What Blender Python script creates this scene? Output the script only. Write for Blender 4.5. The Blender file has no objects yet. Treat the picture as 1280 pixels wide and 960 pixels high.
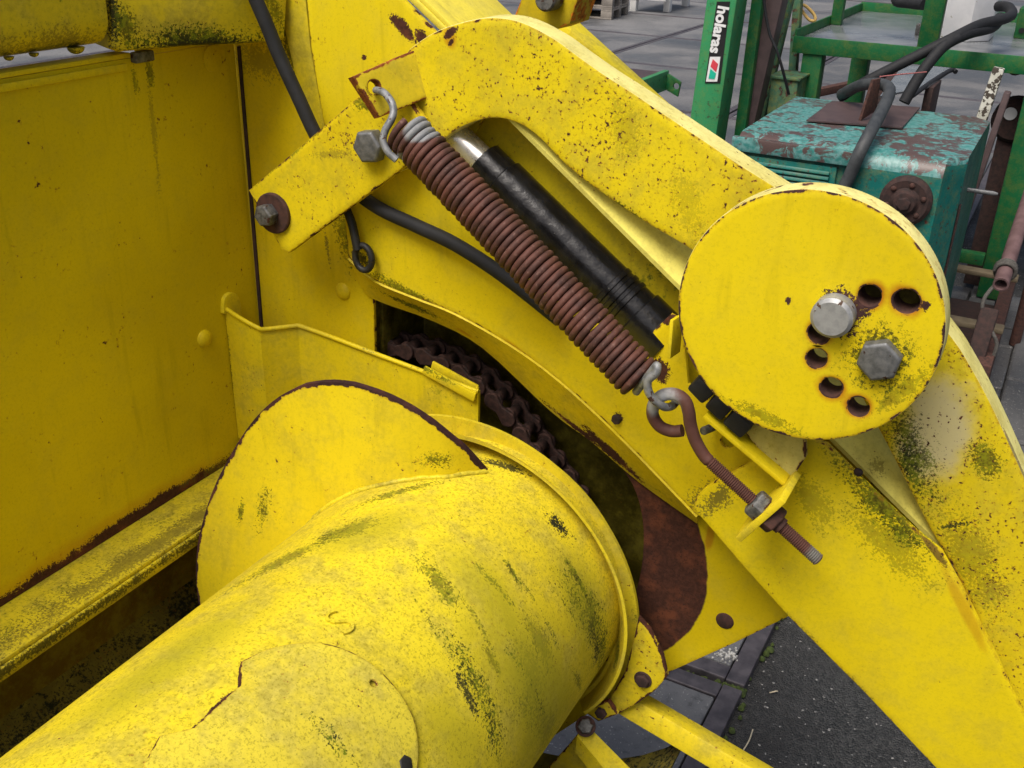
import bpy, bmesh, math, random
from mathutils import Vector, Matrix, Euler
from mathutils.geometry import delaunay_2d_cdt
random.seed(7)
sc = bpy.context.scene
C = sc.collection
rad = math.radians

# ------------------------------------------------------------------ camera
W0, H0 = 1280.0, 960.0
CX, CY = W0 / 2, H0 / 2
a = Vector((1409 - CX, -130 - CY)); b = Vector((566 - CX, 3080 - CY))
F = math.sqrt(-(a.x * b.x + a.y * b.y))
dy = Vector((a.x, a.y, F)).normalized()
dz = -Vector((b.x, b.y, F)).normalized()
dx = dy.cross(dz)
CAM = Vector((0, 0, 1.6))
camd = bpy.data.cameras.new('camera'); cam = bpy.data.objects.new('camera', camd); C.objects.link(cam)
camd.sensor_width = 36; camd.lens = 36 * F / W0; camd.clip_start = 0.02; camd.clip_end = 500
right = Vector((dx.x, dy.x, dz.x)); down = Vector((dx.y, dy.y, dz.y)); fwd = Vector((dx.z, dy.z, dz.z))
M = Matrix((right, -down, -fwd)).transposed().to_4x4(); M.translation = CAM
cam.matrix_world = M
sc.camera = cam

# ------------------------------------------------------------------ light
SUN_EL, SUN_AZ = 60, 190           # azimuth measured from +Y, clockwise
w = bpy.data.worlds.new('World'); sc.world = w; w.use_nodes = True
wn = w.node_tree.nodes; bg = wn['Background']
sky = wn.new('ShaderNodeTexSky'); sky.sky_type = 'NISHITA'; sky.sun_disc = False
sky.sun_elevation = rad(SUN_EL); sky.sun_rotation = rad(SUN_AZ)
sky.air_density = 1.0; sky.dust_density = 7.0; sky.ozone_density = 0.6
w.node_tree.links.new(sky.outputs[0], bg.inputs[0]); bg.inputs[1].default_value = 0.055
sd = bpy.data.lights.new('sun', 'SUN'); sd.energy = 1.5; sd.angle = rad(32); sd.color = (1, .96, .9)
so = bpy.data.objects.new('sun', sd); C.objects.link(so)
sv = Vector((math.sin(rad(SUN_AZ)) * math.cos(rad(SUN_EL)), math.cos(rad(SUN_AZ)) * math.cos(rad(SUN_EL)), math.sin(rad(SUN_EL))))
so.rotation_euler = (-sv).to_track_quat('-Z', 'Y').to_euler(); so.location = (0, 0, 6)
sc.view_settings.view_transform = 'Standard'; sc.view_settings.look = 'None'
sc.view_settings.gamma = 1; sc.view_settings.use_curve_mapping = False
sc.view_settings.exposure = 1.0

# ------------------------------------------------------------------ pixels to directions and planes
def ray(x, y):
    v = Vector((x - CX, y - CY, F))
    return Vector((dx.dot(v), dy.dot(v), dz.dot(v)))
class Plane:
    def __init__(s, o, n, u=None):
        s.o = Vector(o); s.n = Vector(n).normalized()
        if u is None: u = Vector((1, 0, 0)) if abs(s.n.x) < .9 else Vector((0, 1, 0))
        s.u = (u - s.n * u.dot(s.n)).normalized(); s.v = s.n.cross(s.u)
    def at(s, x, y):
        r = ray(x, y); return CAM + r * ((s.o - CAM).dot(s.n) / r.dot(s.n))
    def uv(s, p): d = p - s.o; return (d.dot(s.u), d.dot(s.v))
    def back(s, d): return Plane(s.o - s.n * d, s.n, s.u)
def PYp(Y): return Plane((0, Y, 0), (0, -1, 0))
def P(x, y, Y): return PYp(Y).at(x, y)
def PXp(X): return Plane((X, 0, 0), (1, 0, 0))
def G(x, y, Z=0): return Plane((0, 0, Z), (0, 0, 1)).at(x, y)
def plane3(a, b, c):
    a, b, c = P(*a), P(*b), P(*c); n = (b - a).cross(c - a).normalized()
    if n.dot(CAM - a) < 0: n = -n
    return Plane(a, n)
AX, AZ, AR = -.536, .784, .192       # auger axis and drum radius
def on_drum(x, y, r=AR):
    d = ray(x, y); A = d.x ** 2 + d.z ** 2; B = 2 * (-AX * d.x + (CAM.z - AZ) * d.z); Cc = AX ** 2 + (CAM.z - AZ) ** 2 - r * r
    D = max(B * B - 4 * A * Cc, 0); return CAM + d * ((-B - math.sqrt(D)) / (2 * A))
def cr(pts, n=5, closed=False):
    """smooth curve through points"""
    out = []; N = len(pts)
    for i in range(N if closed else N - 1):
        g = lambda k: Vector(pts[k % N]) if closed else Vector(pts[min(max(k, 0), N - 1)])
        p0, p1, p2, p3 = g(i - 1), g(i), g(i + 1), g(i + 2)
        for k in range(n):
            t = k / n
            out.append(.5 * ((2 * p1) + (p2 - p0) * t + (2 * p0 - 5 * p1 + 4 * p2 - p3) * t * t + (3 * p1 - p0 - 3 * p2 + p3) * t ** 3))
    if not closed: out.append(Vector(pts[-1]))
    return out

# ------------------------------------------------------------------ objects
def link(o, parent=None):
    C.objects.link(o)
    if parent is not None:
        o.parent = parent; o.matrix_parent_inverse = WM[parent.name].inverted()
    WM[o.name] = Matrix.Translation(o.location)
    return o
WM = {}
def thing(name, label, cat, loc, group=None):
    o = bpy.data.objects.new(name, None); o.location = loc; o.empty_display_size = .1
    link(o); o['label'] = label; o['category'] = cat
    if group: o['group'] = group
    return o
def tag(o, label=None, cat=None, group=None, kind=None):
    if label: o['label'] = label
    if cat: o['category'] = cat
    if group: o['group'] = group
    if kind: o['kind'] = kind
    return o
def obj(name, bm, mats, parent=None, label=None, smooth=24):
    me = bpy.data.meshes.new(name); bm.to_mesh(me); bm.free()
    if not isinstance(mats, (list, tuple)): mats = [mats]
    for m in mats: me.materials.append(m)
    if smooth:
        me.shade_smooth(); me.set_sharp_from_angle(angle=rad(smooth))
    o = bpy.data.objects.new(name, me); link(o, parent)
    if label: o['label'] = label
    return o
def inst(name, src, mat, parent, label=None):
    o = bpy.data.objects.new(name, src.data); o.matrix_world = mat; C.objects.link(o)
    o.parent = parent; o.matrix_parent_inverse = WM[parent.name].inverted(); WM[o.name] = mat.copy()
    return o

def offset_ring(ring, d):
    """move a closed outline inwards (counter-clockwise ring) by d"""
    n = len(ring); out = []
    for k in range(n):
        p0, p1, p2 = Vector(ring[k - 1]), Vector(ring[k]), Vector(ring[(k + 1) % n])
        a_ = (p1 - p0); b_ = (p2 - p1)
        a_ = a_.normalized() if a_.length > 1e-9 else b_.normalized(); b_ = b_.normalized() if b_.length > 1e-9 else a_
        na = Vector((-a_.y, a_.x)); nb = Vector((-b_.y, b_.x)); m = na + nb
        m = m.normalized() if m.length > 1e-6 else na
        k_ = d / max(.35, m.dot(na)); out.append((p1.x + m.x * k_, p1.y + m.y * k_))
    return out
def area(r): return .5 * sum(r[k - 1][0] * r[k][1] - r[k][0] * r[k - 1][1] for k in range(len(r)))
def slab2d(outer, holes, t, bev=.001, edge=.006):
    """flat sheet, outline in 2D, front face at w=0, back at w=-t; returns bmesh in (u,v,w) with an 'edge' wear mask"""
    bm = bmesh.new(); lay = bm.verts.layers.float.new('edge'); fronts, backs, edges_ = [], [], []
    for h, ring in enumerate([outer] + list(holes)):
        r = [(p[0], p[1]) for p in ring]
        r = [p for k, p in enumerate(r) if (Vector(p) - Vector(r[k - 1])).length > 1e-6]
        if (area(r) < 0) == (h == 0): r = r[::-1]
        steps = [(r, -t, 1), (r, -bev, 1)]
        if bev: steps += [(offset_ring(r, bev * .3), -bev * .3, 1), (offset_ring(r, bev), 0, 1)]
        else: steps[1] = (r, 0, 1)
        if edge: steps += [(offset_ring(r, bev + (edge if h == 0 else min(edge, .0022))), 0, 0)]
        rows = []
        for ring_, z, e_ in steps:
            row = []
            for p in ring_:
                v = bm.verts.new((p[0], p[1], z)); v[lay] = e_; row.append(v)
            rows.append(row)
        n = len(r)
        for A, B in zip(rows, rows[1:]):
            for k in range(n): bm.faces.new((A[k], A[(k + 1) % n], B[(k + 1) % n], B[k]))
        fronts.append(rows[-1]); backs.append(rows[0])
    for rings, flip in ((fronts, False), (backs, True)):
        flat = [v for r in rings for v in r]
        pts_ = [Vector((v.co.x, v.co.y)) for v in flat]; ed_ = []; k0 = 0
        for r in rings: ed_ += [(k0 + k, k0 + (k + 1) % len(r)) for k in range(len(r))]; k0 += len(r)
        vo_, _, tris, ov, _, _ = delaunay_2d_cdt(pts_, ed_, [], 0, 1e-7)
        vm_ = [flat[o_[0]] if len(o_) else None for o_ in ov]
        for tr in tris:
            c_ = (vo_[tr[0]] + vo_[tr[1]] + vo_[tr[2]]) / 3; ins = False
            for (a0, b0) in ed_:
                pa, pb_ = pts_[a0], pts_[b0]
                if (pa.y > c_.y) != (pb_.y > c_.y) and c_.x < (pb_.x - pa.x) * (c_.y - pa.y) / (pb_.y - pa.y) + pa.x: ins = not ins
            if not ins: continue
            vs = []
            for k in tr:
                if vm_[k] is None:
                    vm_[k] = bm.verts.new((vo_[k].x, vo_[k].y, flat[0].co.z))
                vs.append(vm_[k])
            if len(set(vs)) < 3: continue
            if ((vs[1].co - vs[0].co).cross(vs[2].co - vs[0].co).z < 0) != flip: vs = vs[::-1]
            try: bm.faces.new(vs)
            except ValueError: pass
    bm.normal_update()
    return bm
def uvw_to_world(bm, pl):
    for v in bm.verts: v.co = pl.o + pl.u * v.co.x + pl.v * v.co.y + pl.n * v.co.z
def plate(name, pts, pl, t, mats, parent, holes=(), bev=.001, edge=.006, label=None):
    """pts: outline in photo pixels, laid on plane pl; holes: list of (centre px, radius m) or px lists"""
    outer = [pl.uv(pl.at(p[0], p[1])) for p in pts]
    hs = []
    for h in holes:
        if len(h) == 2 and isinstance(h[1], float):
            c = pl.uv(pl.at(*h[0])); hs.append([(c[0] + h[1] * math.cos(k * math.pi / 12), c[1] + h[1] * math.sin(k * math.pi / 12)) for k in range(24)])
        else: hs.append([pl.uv(pl.at(p[0], p[1])) for p in h])
    bm = slab2d(outer, hs, t, bev, edge); uvw_to_world(bm, pl)
    if isinstance(mats, (list, tuple)) and len(mats) > 1:
        bm.normal_update()
        for f in bm.faces:
            if abs(f.normal.dot(pl.n)) < .6: f.material_index = 1
    return obj(name, bm, mats, parent, label)
def prism(name, pts, t, mat, parent=None, label=None):
    """flat polygon in space with thickness t below it"""
    bm = bmesh.new(); n = (pts[1] - pts[0]).cross(pts[2] - pts[0]).normalized(); n = n if n.z > 0 else -n
    A = [bm.verts.new(p) for p in pts]; B = [bm.verts.new(p - n * t) for p in pts]; k_ = len(pts)
    bm.faces.new(A); bm.faces.new(B[::-1])
    for k in range(k_): bm.faces.new((A[k], B[k], B[(k + 1) % k_], A[(k + 1) % k_]))
    bmesh.ops.recalc_face_normals(bm, faces=bm.faces); return obj(name, bm, mat, parent, label)
def bm_box(bm, c, ax, ay, az, hx, hy, hz, bev=0):
    vs = [bm.verts.new(Vector(c) + ax * (hx * i) + ay * (hy * j) + az * (hz * k)) for i in (-1, 1) for j in (-1, 1) for k in (-1, 1)]
    F_ = [(0, 1, 3, 2), (4, 6, 7, 5), (0, 4, 5, 1), (2, 3, 7, 6), (0, 2, 6, 4), (1, 5, 7, 3)]
    fs = [bm.faces.new([vs[i] for i in f]) for f in F_]
    bmesh.ops.recalc_face_normals(bm, faces=fs)
    if bev:
        es = list({e for f in fs for e in f.edges})
        bmesh.ops.bevel(bm, geom=es, offset=bev, segments=2, affect='EDGES', profile=.5)
EX, EY, EZ = Vector((1, 0, 0)), Vector((0, 1, 0)), Vector((0, 0, 1))
def box(name, lo, hi, mat, parent=None, bev=.002, label=None):
    bm = bmesh.new(); lo = Vector(lo); hi = Vector(hi); c = (lo + hi) / 2; h = (hi - lo) / 2
    bm_box(bm, c, EX, EY, EZ, h.x, h.y, h.z, bev); return obj(name, bm, mat, parent, label)
def bar(name, p0, p1, wid, hei, mat, parent=None, side=EY, bev=.002, label=None):
    """square bar from p0 to p1; wid across 'side', hei across the third axis"""
    p0 = Vector(p0); p1 = Vector(p1); d = (p1 - p0); L = d.length; d.normalize()
    s = (side - d * side.dot(d)).normalized(); u = d.cross(s)
    bm = bmesh.new(); bm_box(bm, (p0 + p1) / 2, d, s, u, L / 2, wid / 2, hei / 2, bev); return obj(name, bm, mat, parent, label)
def frame(d):
    d = d.normalized(); h = Vector((0, 0, 1)) if abs(d.z) < .9 else Vector((1, 0, 0)); s = h.cross(d).normalized(); return s, d.cross(s)
def lathe(bm, p0, axis, prof, n=24, cap=True):
    """prof: list of (distance along axis, radius)"""
    axis = axis.normalized(); s, u = frame(axis); rings = []
    for h, r in prof:
        rings.append([bm.verts.new(p0 + axis * h + (s * math.cos(2 * math.pi * k / n) + u * math.sin(2 * math.pi * k / n)) * r) for k in range(n)])
    fs = []
    for A, B in zip(rings, rings[1:]):
        for k in range(n): fs.append(bm.faces.new((A[k], A[(k + 1) % n], B[(k + 1) % n], B[k])))
    if cap: fs.append(bm.faces.new(rings[0][::-1])); fs.append(bm.faces.new(rings[-1]))
    bmesh.ops.recalc_face_normals(bm, faces=fs)
def turned(name, p0, axis, prof, mat, parent=None, n=28, label=None, cap=True):
    bm = bmesh.new(); lathe(bm, p0, axis, prof, n, cap); return obj(name, bm, mat, parent, label)
def sweep(bm, path, r, n=12, cap=True):
    path = [Vector(p) for p in path]; N = len(path); rs = r if isinstance(r, (list, tuple)) else [r] * N
    t0 = (path[1] - path[0]).normalized(); s, u = frame(t0); rings = []
    for i, p in enumerate(path):
        t = (path[min(i + 1, N - 1)] - path[max(i - 1, 0)]).normalized()
        q = t0.rotation_difference(t); s = q @ s; u = q @ u; t0 = t
        s = (s - t * s.dot(t)).normalized(); u = t.cross(s)
        rings.append([bm.verts.new(p + (s * math.cos(2 * math.pi * k / n) + u * math.sin(2 * math.pi * k / n)) * rs[i]) for k in range(n)])
    fs = []
    for A, B in zip(rings, rings[1:]):
        for k in range(n): fs.append(bm.faces.new((A[k], A[(k + 1) % n], B[(k + 1) % n], B[k])))
    if cap: fs.append(bm.faces.new(rings[0][::-1])); fs.append(bm.faces.new(rings[-1]))
    bmesh.ops.recalc_face_normals(bm, faces=fs)
def tube(name, path, r, mat, parent=None, n=12, label=None):
    bm = bmesh.new(); sweep(bm, path, r, n); return obj(name, bm, mat, parent, label, 60)
def hexhead(name, c, axis, r, h, mat, parent, rot=0.0, washer=0, wmat=None):
    """six-sided head: base at c, pointing along axis"""
    axis = axis.normalized(); s, u = frame(axis); bm = bmesh.new(); rings = []
    for hh, rr in ((0, r), (h * .86, r), (h, r * .86)):
        rings.append([bm.verts.new(c + axis * hh + (s * math.cos(rot + k * math.pi / 3) + u * math.sin(rot + k * math.pi / 3)) * rr) for k in range(6)])
    fs = []
    for A, B in zip(rings, rings[1:]):
        for k in range(6): fs.append(bm.faces.new((A[k], A[(k + 1) % 6], B[(k + 1) % 6], B[k])))
    fs += [bm.faces.new(rings[0][::-1]), bm.faces.new(rings[-1])]
    bmesh.ops.recalc_face_normals(bm, faces=fs)
    bmesh.ops.bevel(bm, geom=[e for e in bm.edges], offset=r * .05, segments=2, affect='EDGES', profile=.5)
    o = obj(name, bm, mat, parent)
    if washer: turned('washer', c - axis * .0005, axis, [(0, washer), (.0025, washer), (.003, washer * .95)], wmat or mat, o)
    return o
def dome(name, c, axis, r, h, mat, parent):
    prof = [(0, r)] + [(h * math.sin(k * math.pi / 10), r * math.cos(k * math.pi / 10)) for k in range(1, 5)] + [(h, r * .08)]
    return turned(name, c, axis, prof, mat, parent, 24)

# ------------------------------------------------------------------ materials
class NT:
    def __init__(s, name):
        s.m = bpy.data.materials.new(name); s.m.use_nodes = True; s.t = s.m.node_tree; s.t.nodes.clear()
        s.out = s.n('ShaderNodeOutputMaterial'); s.b = s.n('ShaderNodeBsdfPrincipled'); s.l(s.b.outputs[0], s.out.inputs[0])
        s.tc = s.n('ShaderNodeTexCoord'); s.co = s.tc.outputs['Object']
    def n(s, t): return s.t.nodes.new(t)
    def l(s, o, i): s.t.links.new(o, i)
    def put(s, v, i):
        if hasattr(v, 'is_linked') or isinstance(v, bpy.types.NodeSocket): s.l(v, i)
        elif isinstance(v, (tuple, list)) and i.type == 'RGBA' and len(v) == 3: i.default_value = (*v, 1)
        else: i.default_value = v
    def noise(s, scale, det=3, rough=.55, off=0, dist=0, co=None):
        k = s.n('ShaderNodeTexNoise'); k.noise_dimensions = '3D'
        ad = s.n('ShaderNodeVectorMath'); ad.operation = 'ADD'; s.l(co or s.co, ad.inputs[0]); ad.inputs[1].default_value = (off * 3.17, off * 1.93, off * 2.41)
        k.inputs['Scale'].default_value = scale; k.inputs['Detail'].default_value = det; k.inputs['Roughness'].default_value = rough
        k.inputs['Distortion'].default_value = dist; s.l(ad.outputs[0], k.inputs['Vector']); return k.outputs['Fac']
    def ramp(s, v, a, b, lo=0.0, hi=1.0):
        k = s.n('ShaderNodeMapRange'); k.interpolation_type = 'SMOOTHSTEP'; k.clamp = True
        s.put(v, k.inputs[0]); s.put(a, k.inputs[1]); s.put(b, k.inputs[2]); k.inputs[3].default_value = lo; k.inputs[4].default_value = hi; return k.outputs[0]
    def math(s, op, a, b=0.0, c=0.0):
        k = s.n('ShaderNodeMath'); k.operation = op; s.put(a, k.inputs[0]); s.put(b, k.inputs[1])
        if op == 'MULTIPLY_ADD': s.put(c, k.inputs[2])
        return k.outputs[0]
    def mix(s, f, a, b):
        k = s.n('ShaderNodeMix'); k.data_type = 'RGBA'; s.put(f, k.inputs[0]); s.put(a, k.inputs[6]); s.put(b, k.inputs[7]); return k.outputs[2]
    def length(s, p, axis, rl, rs):
        mp = s.n('ShaderNodeMapping'); mp.vector_type = 'TEXTURE'
        mp.inputs['Location'].default_value = p; mp.inputs['Rotation'].default_value = Vector(axis).to_track_quat('X', 'Z').to_euler()
        mp.inputs['Scale'].default_value = (rl, rs, rs); s.l(s.co, mp.inputs[0])
        ln = s.n('ShaderNodeVectorMath'); ln.operation = 'LENGTH'; s.l(mp.outputs[0], ln.inputs[0]); return ln.outputs['Value']
    def stain(s, p, axis, rl, rs, nz, wob=.8, inner=.45):
        mp = s.n('ShaderNodeMapping'); mp.vector_type = 'TEXTURE'
        mp.inputs['Location'].default_value = p; mp.inputs['Rotation'].default_value = Vector(axis).to_track_quat('X', 'Z').to_euler()
        mp.inputs['Scale'].default_value = (rl, rs, rs); s.l(s.co, mp.inputs[0])
        ln = s.n('ShaderNodeVectorMath'); ln.operation = 'LENGTH'; s.l(mp.outputs[0], ln.inputs[0])
        v = s.math('MULTIPLY_ADD', s.math('SUBTRACT', nz, .5), wob, ln.outputs['Value'])
        return s.ramp(v, 1.0, inner)
    def bump(s, h, st=.3, dist=.002):
        k = s.n('ShaderNodeBump'); k.inputs['Strength'].default_value = st; k.inputs['Distance'].default_value = dist
        s.l(h, k.inputs['Height']); s.l(k.outputs[0], s.b.inputs['Normal'])

RUST = (.045, .017, .010)
STAINC = {'moss': (.085, .105, .008), 'black': (.018, .020, .012), 'rust': (.055, .022, .015), 'orange': (.42, .13, .008), 'pale': (.52, .47, .27), 'film': (.27, .255, .015), 'dirt': (.16, .13, .02),
          'zinc': (.36, .38, .40)}
def paint(name, base=(.74, .57, .012), var=None, chips=.3, chipscale=200, moss=.15, dust=.15, grime=.3, stains=(), edge=.6, rough=.42, seed=0, bumpy=.15, edgecol=RUST, mosscol=None, grain=.16,
          halocol=(.34, .15, .012), specks=.3, runs=.25, clusw=.36):
    """weathered paint: faded and streaked coat, chips with rust halos, algae specks, worn edges"""
    if base[0] > .3 and base[1] > .3: base = (base[0] * 1.01, base[1] * 1.045, base[2] * .8)
    t = NT(name); var = var or (base[0] * .88, base[1] * .86, base[2] * .8)
    n_lo = t.noise(5, 3, .5, seed); n_mid = t.noise(26, 4, .62, seed + 1); n_fine = t.noise(150, 4, .7, seed + 2); n_big = t.noise(9, 3, .55, seed + 3)
    speck = t.noise(330, 3, .78, seed + 8); spk2 = t.math('ADD', t.math('MULTIPLY_ADD', speck, 2.6, -1.3), t.math('MULTIPLY_ADD', n_mid, 2.8, -.9))
    col = t.mix(t.ramp(n_lo, .35, .7), base, var)
    col = t.mix(t.math('MULTIPLY', t.ramp(n_mid, .42, .75), dust), col, (.62, .53, .12))
    col = t.mix(t.math('MULTIPLY', t.ramp(t.math('MULTIPLY_ADD', n_mid, .55, t.math('MULTIPLY', n_fine, .45)), .42, .68), grime), col, (.24, .20, .018))
    # dirt run down by rain
    if runs:
        mp = t.n('ShaderNodeMapping'); mp.inputs['Scale'].default_value = (1, 1, .07); t.l(t.co, mp.inputs[0])
        rn = t.noise(75, 3, .6, seed + 11, .3, mp.outputs[0])
        col = t.mix(t.math('MULTIPLY', t.math('MULTIPLY', t.ramp(rn, .50, .72), t.ramp(n_big, .40, .62)), runs), col, tuple(c * .42 for c in base))
    col = t.mix(t.math('MULTIPLY', t.ramp(speck, .50, .66), grain), col, tuple(c * .35 for c in base))
    mosc = t.mix(t.ramp(n_fine, .42, .60), (.014, .022, .005), (.15, .18, .006))
    # algae film and single dark specks
    mo = 0.0
    mm = t.math('ADD', t.math('MULTIPLY_ADD', n_big, 1.1, -.55), n_fine)
    if moss: mo = t.math('MULTIPLY', t.ramp(mm, .86 - .36 * moss, 1.00 - .36 * moss), min(1, moss * 3))
    col = t.mix(mo, col, mosscol or mosc)
    if specks:
     sk = t.math('ADD', speck, t.math('MULTIPLY_ADD', n_big, .55, -.275))
     col = t.mix(t.ramp(sk, .80 - .12 * specks, .83 - .12 * specks), col, (.030, .030, .012))
    # rust chips
    ch = t.noise(chipscale, 3, .62, seed + 4); clus = t.noise(17, 2, .5, seed + 5)
    cc = t.math('ADD', ch, t.math('MULTIPLY_ADD', clus, clusw, -clusw / 2))
    th = .82 - .29 * chips
    halo = t.math('MULTIPLY', t.ramp(cc, th - .09, th), .45)
    chip = t.ramp(cc, th, th + .025)
    col = t.mix(halo, col, halocol)
    for (kind, p, ax, rl, rs, st) in stains:
        if kind in ('rust', 'bare'): continue
        if kind in ('moss', 'black', 'dirt'):
            ln = t.length(p, ax, rl * 1.15, rs * 1.15)
            den = t.math('MULTIPLY_ADD', t.math('SUBTRACT', 1.0, t.math('MINIMUM', ln, 2.2)), .34, t.math('MULTIPLY_ADD', t.math('SUBTRACT', n_mid, .5), .42, speck))
            k = t.math('MULTIPLY', t.ramp(den, .60, .68), st)
        elif kind == 'film': k = t.math('MULTIPLY', t.stain(p, ax, rl, rs, t.math('MULTIPLY_ADD', speck, .5, t.math('MULTIPLY', n_mid, .5)), 1.6, .1), st)
        else: k = t.math('MULTIPLY', t.stain(p, ax, rl, rs, n_mid, .9), st)
        col = t.mix(k, col, mosc if kind == 'moss' else STAINC[kind])
    rustm = chip
    for (kind, p, ax, rl, rs, st) in stains:
        if kind not in ('rust', 'bare'): continue
        k = t.math('MULTIPLY', t.stain(p, ax, rl, rs, *((n_mid, .05, .985) if kind == 'bare' else (spk2, .75, .8))), st); rustm = t.math('MAXIMUM', rustm, k)
    if edge:
        at = t.n('ShaderNodeAttribute'); at.attribute_name = 'edge'
        e = t.math('MULTIPLY_ADD', t.math('SUBTRACT', t.noise(70, 4, .65, seed + 6), .5), 1.6, at.outputs['Fac'])
        rustm = t.math('MAXIMUM', rustm, t.ramp(e, 1.28 - .55 * edge, 1.34 - .55 * edge))
        col = t.mix(t.math('MULTIPLY', t.ramp(e, 1.0 - .5 * edge, 1.3 - .5 * edge), .45), col, halocol)
    rc = t.mix(t.ramp(n_fine, .35, .65), edgecol, tuple(min(1, c * 1.7) for c in edgecol))
    rc = t.mix(t.math('MULTIPLY', t.ramp(n_mid, .46, .68), .75), rc, tuple(min(1, c * k_) for c, k_ in zip(edgecol, (3.6, 3.0, 2.2))))
    rc = t.mix(t.math('MULTIPLY', t.ramp(speck, .54, .64), .6), rc, (.020, .012, .010))
    col = t.mix(rustm, col, rc)
    t.l(col, t.b.inputs['Base Color']); t.b.inputs['Specular IOR Level'].default_value = .22
    r = t.math('MULTIPLY_ADD', n_fine, .35, t.math('MULTIPLY_ADD', n_big, .3, rough - .24))
    r = t.math('MAXIMUM', r, t.math('MULTIPLY', t.math('MAXIMUM', rustm, mo), .9)); t.l(r, t.b.inputs['Roughness'])
    h = t.math('SUBTRACT', t.math('MULTIPLY', n_fine, .25), chip); h = t.math('ADD', h, t.math('MULTIPLY', n_mid, .8)); t.bump(h, bumpy, .0015)
    return t.m
def plain(name, c1, c2, scale=40, rough=.6, metal=0, bump=.2, det=5, spots=None, spotscale=120, spotth=.62, seed=0, dist=.001, spec=None, rand=0):
    t = NT(name); n = t.noise(scale, det, .62, seed); col = t.mix(t.ramp(n, .3, .7), c1, c2)
    if rand:
        oi = t.n('ShaderNodeObjectInfo'); hs = t.n('ShaderNodeHueSaturation'); t.l(col, hs.inputs['Color'])
        t.l(t.math('MULTIPLY_ADD', oi.outputs['Random'], rand, 1 - rand / 2), hs.inputs['Value']); col = hs.outputs[0]
    r = t.math('MULTIPLY_ADD', n, .2, rough - .1)
    if spots:
        s = t.noise(spotscale, 3, .55, seed + 9); k = t.ramp(s, spotth, spotth + .04); col = t.mix(k, col, spots)
        r = t.math('MAXIMUM', r, t.math('MULTIPLY', k, .85))
    t.l(col, t.b.inputs['Base Color']); t.l(r, t.b.inputs['Roughness']); t.b.inputs['Metallic'].default_value = metal
    if spec is not None: t.b.inputs['Specular IOR Level'].default_value = spec
    if bump: t.bump(n, bump, dist)
    return t.m
def seg(kind, A, B, wid, st=1.0, surf=None):
    """a stain from pixel A to pixel B on a surface (Y plane number or function)"""
    f = surf if callable(surf) else (lambda x, y: P(x, y, surf))
    pa, pb = f(*A), f(*B); d = pb - pa
    return (kind, (pa + pb) / 2, d if d.length > 1e-6 else EX, d.length / 2 + wid * .6, wid, st)

m_rust = plain('rusty_steel', (.030, .013, .010), (.085, .034, .024), 90, .85, 0, .5)
m_rust_dark = plain('dark_rusty_steel', (.018, .010, .009), (.05, .024, .02), 60, .85, 0, .4)
m_chain = plain('rusty_chain_steel', (.016, .009, .007), (.075, .034, .025), 140, .7, 0, .8, spots=(.09, .045, .03), spotth=.66)
m_zinc = plain('weathered_zinc', (.27, .28, .29), (.38, .39, .40), 120, .5, .35, .18, spots=(.10, .06, .04), spotth=.68)
m_hook = plain('galvanised_wire', (.15, .16, .17), (.30, .31, .32), 110, .55, .3, .3, spots=(.08, .04, .03), spotth=.62)
m_bolt = plain('dull_bolt_steel', (.10, .105, .11), (.19, .195, .20), 150, .5, .4, .25, spots=(.05, .025, .015), spotth=.66)
m_bolt_old = plain('old_bolt_steel', (.05, .05, .05), (.16, .16, .155), 160, .55, .3, .4, spots=(.06, .025, .015), spotth=.58)
m_chrome = plain('chromed_rod', (.58, .57, .54), (.70, .69, .66), 60, .28, .75, 0, spots=(.10, .04, .02), spotth=.68, spotscale=140)
m_rubber = plain('black_rubber_hose', (.010, .011, .013), (.018, .019, .022), 60, .7, 0, .15, spec=.35)
m_blackpaint = plain('oily_black_paint', (.003, .003, .0035), (.010, .010, .011), 55, .24, 0, .9, spots=(.05, .048, .04), spotth=.72)
m_pad = plain('black_rubber_pad', (.007, .007, .007), (.018, .018, .017), 60, .6)
YEL = (.74, .57, .012)
# ------------------------------------------------------------------ ground
t = NT('wet_dark_asphalt')
n1 = t.noise(3, 4, .6); n2 = t.noise(30, 4, .65, 2)
vo = t.n('ShaderNodeTexVoronoi'); vo.inputs['Scale'].default_value = 230; t.l(t.co, vo.inputs['Vector'])
sp_ = t.n('ShaderNodeSeparateColor'); t.l(vo.outputs['Color'], sp_.inputs[0])
col = t.mix(t.ramp(sp_.outputs[0], .1, .95), (.020, .020, .0195), (.066, .065, .062)); col = t.mix(t.ramp(n1, .35, .7), col, (.030, .029, .028)); col = t.mix(t.math('MULTIPLY', t.ramp(n2, .52, .72), .5), col, (.085, .083, .078))
col = t.mix(t.ramp(sp_.outputs[1], .988, .992), col, (.34, .33, .31)); t.l(col, t.b.inputs['Base Color'])
t.l(t.ramp(n1, .3, .7, .5, .85), t.b.inputs['Roughness']); t.bump(t.math('ADD', t.math('MULTIPLY', vo.outputs['Distance'], -1.2), n2), .8, .006); m_asph = t.m
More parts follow.
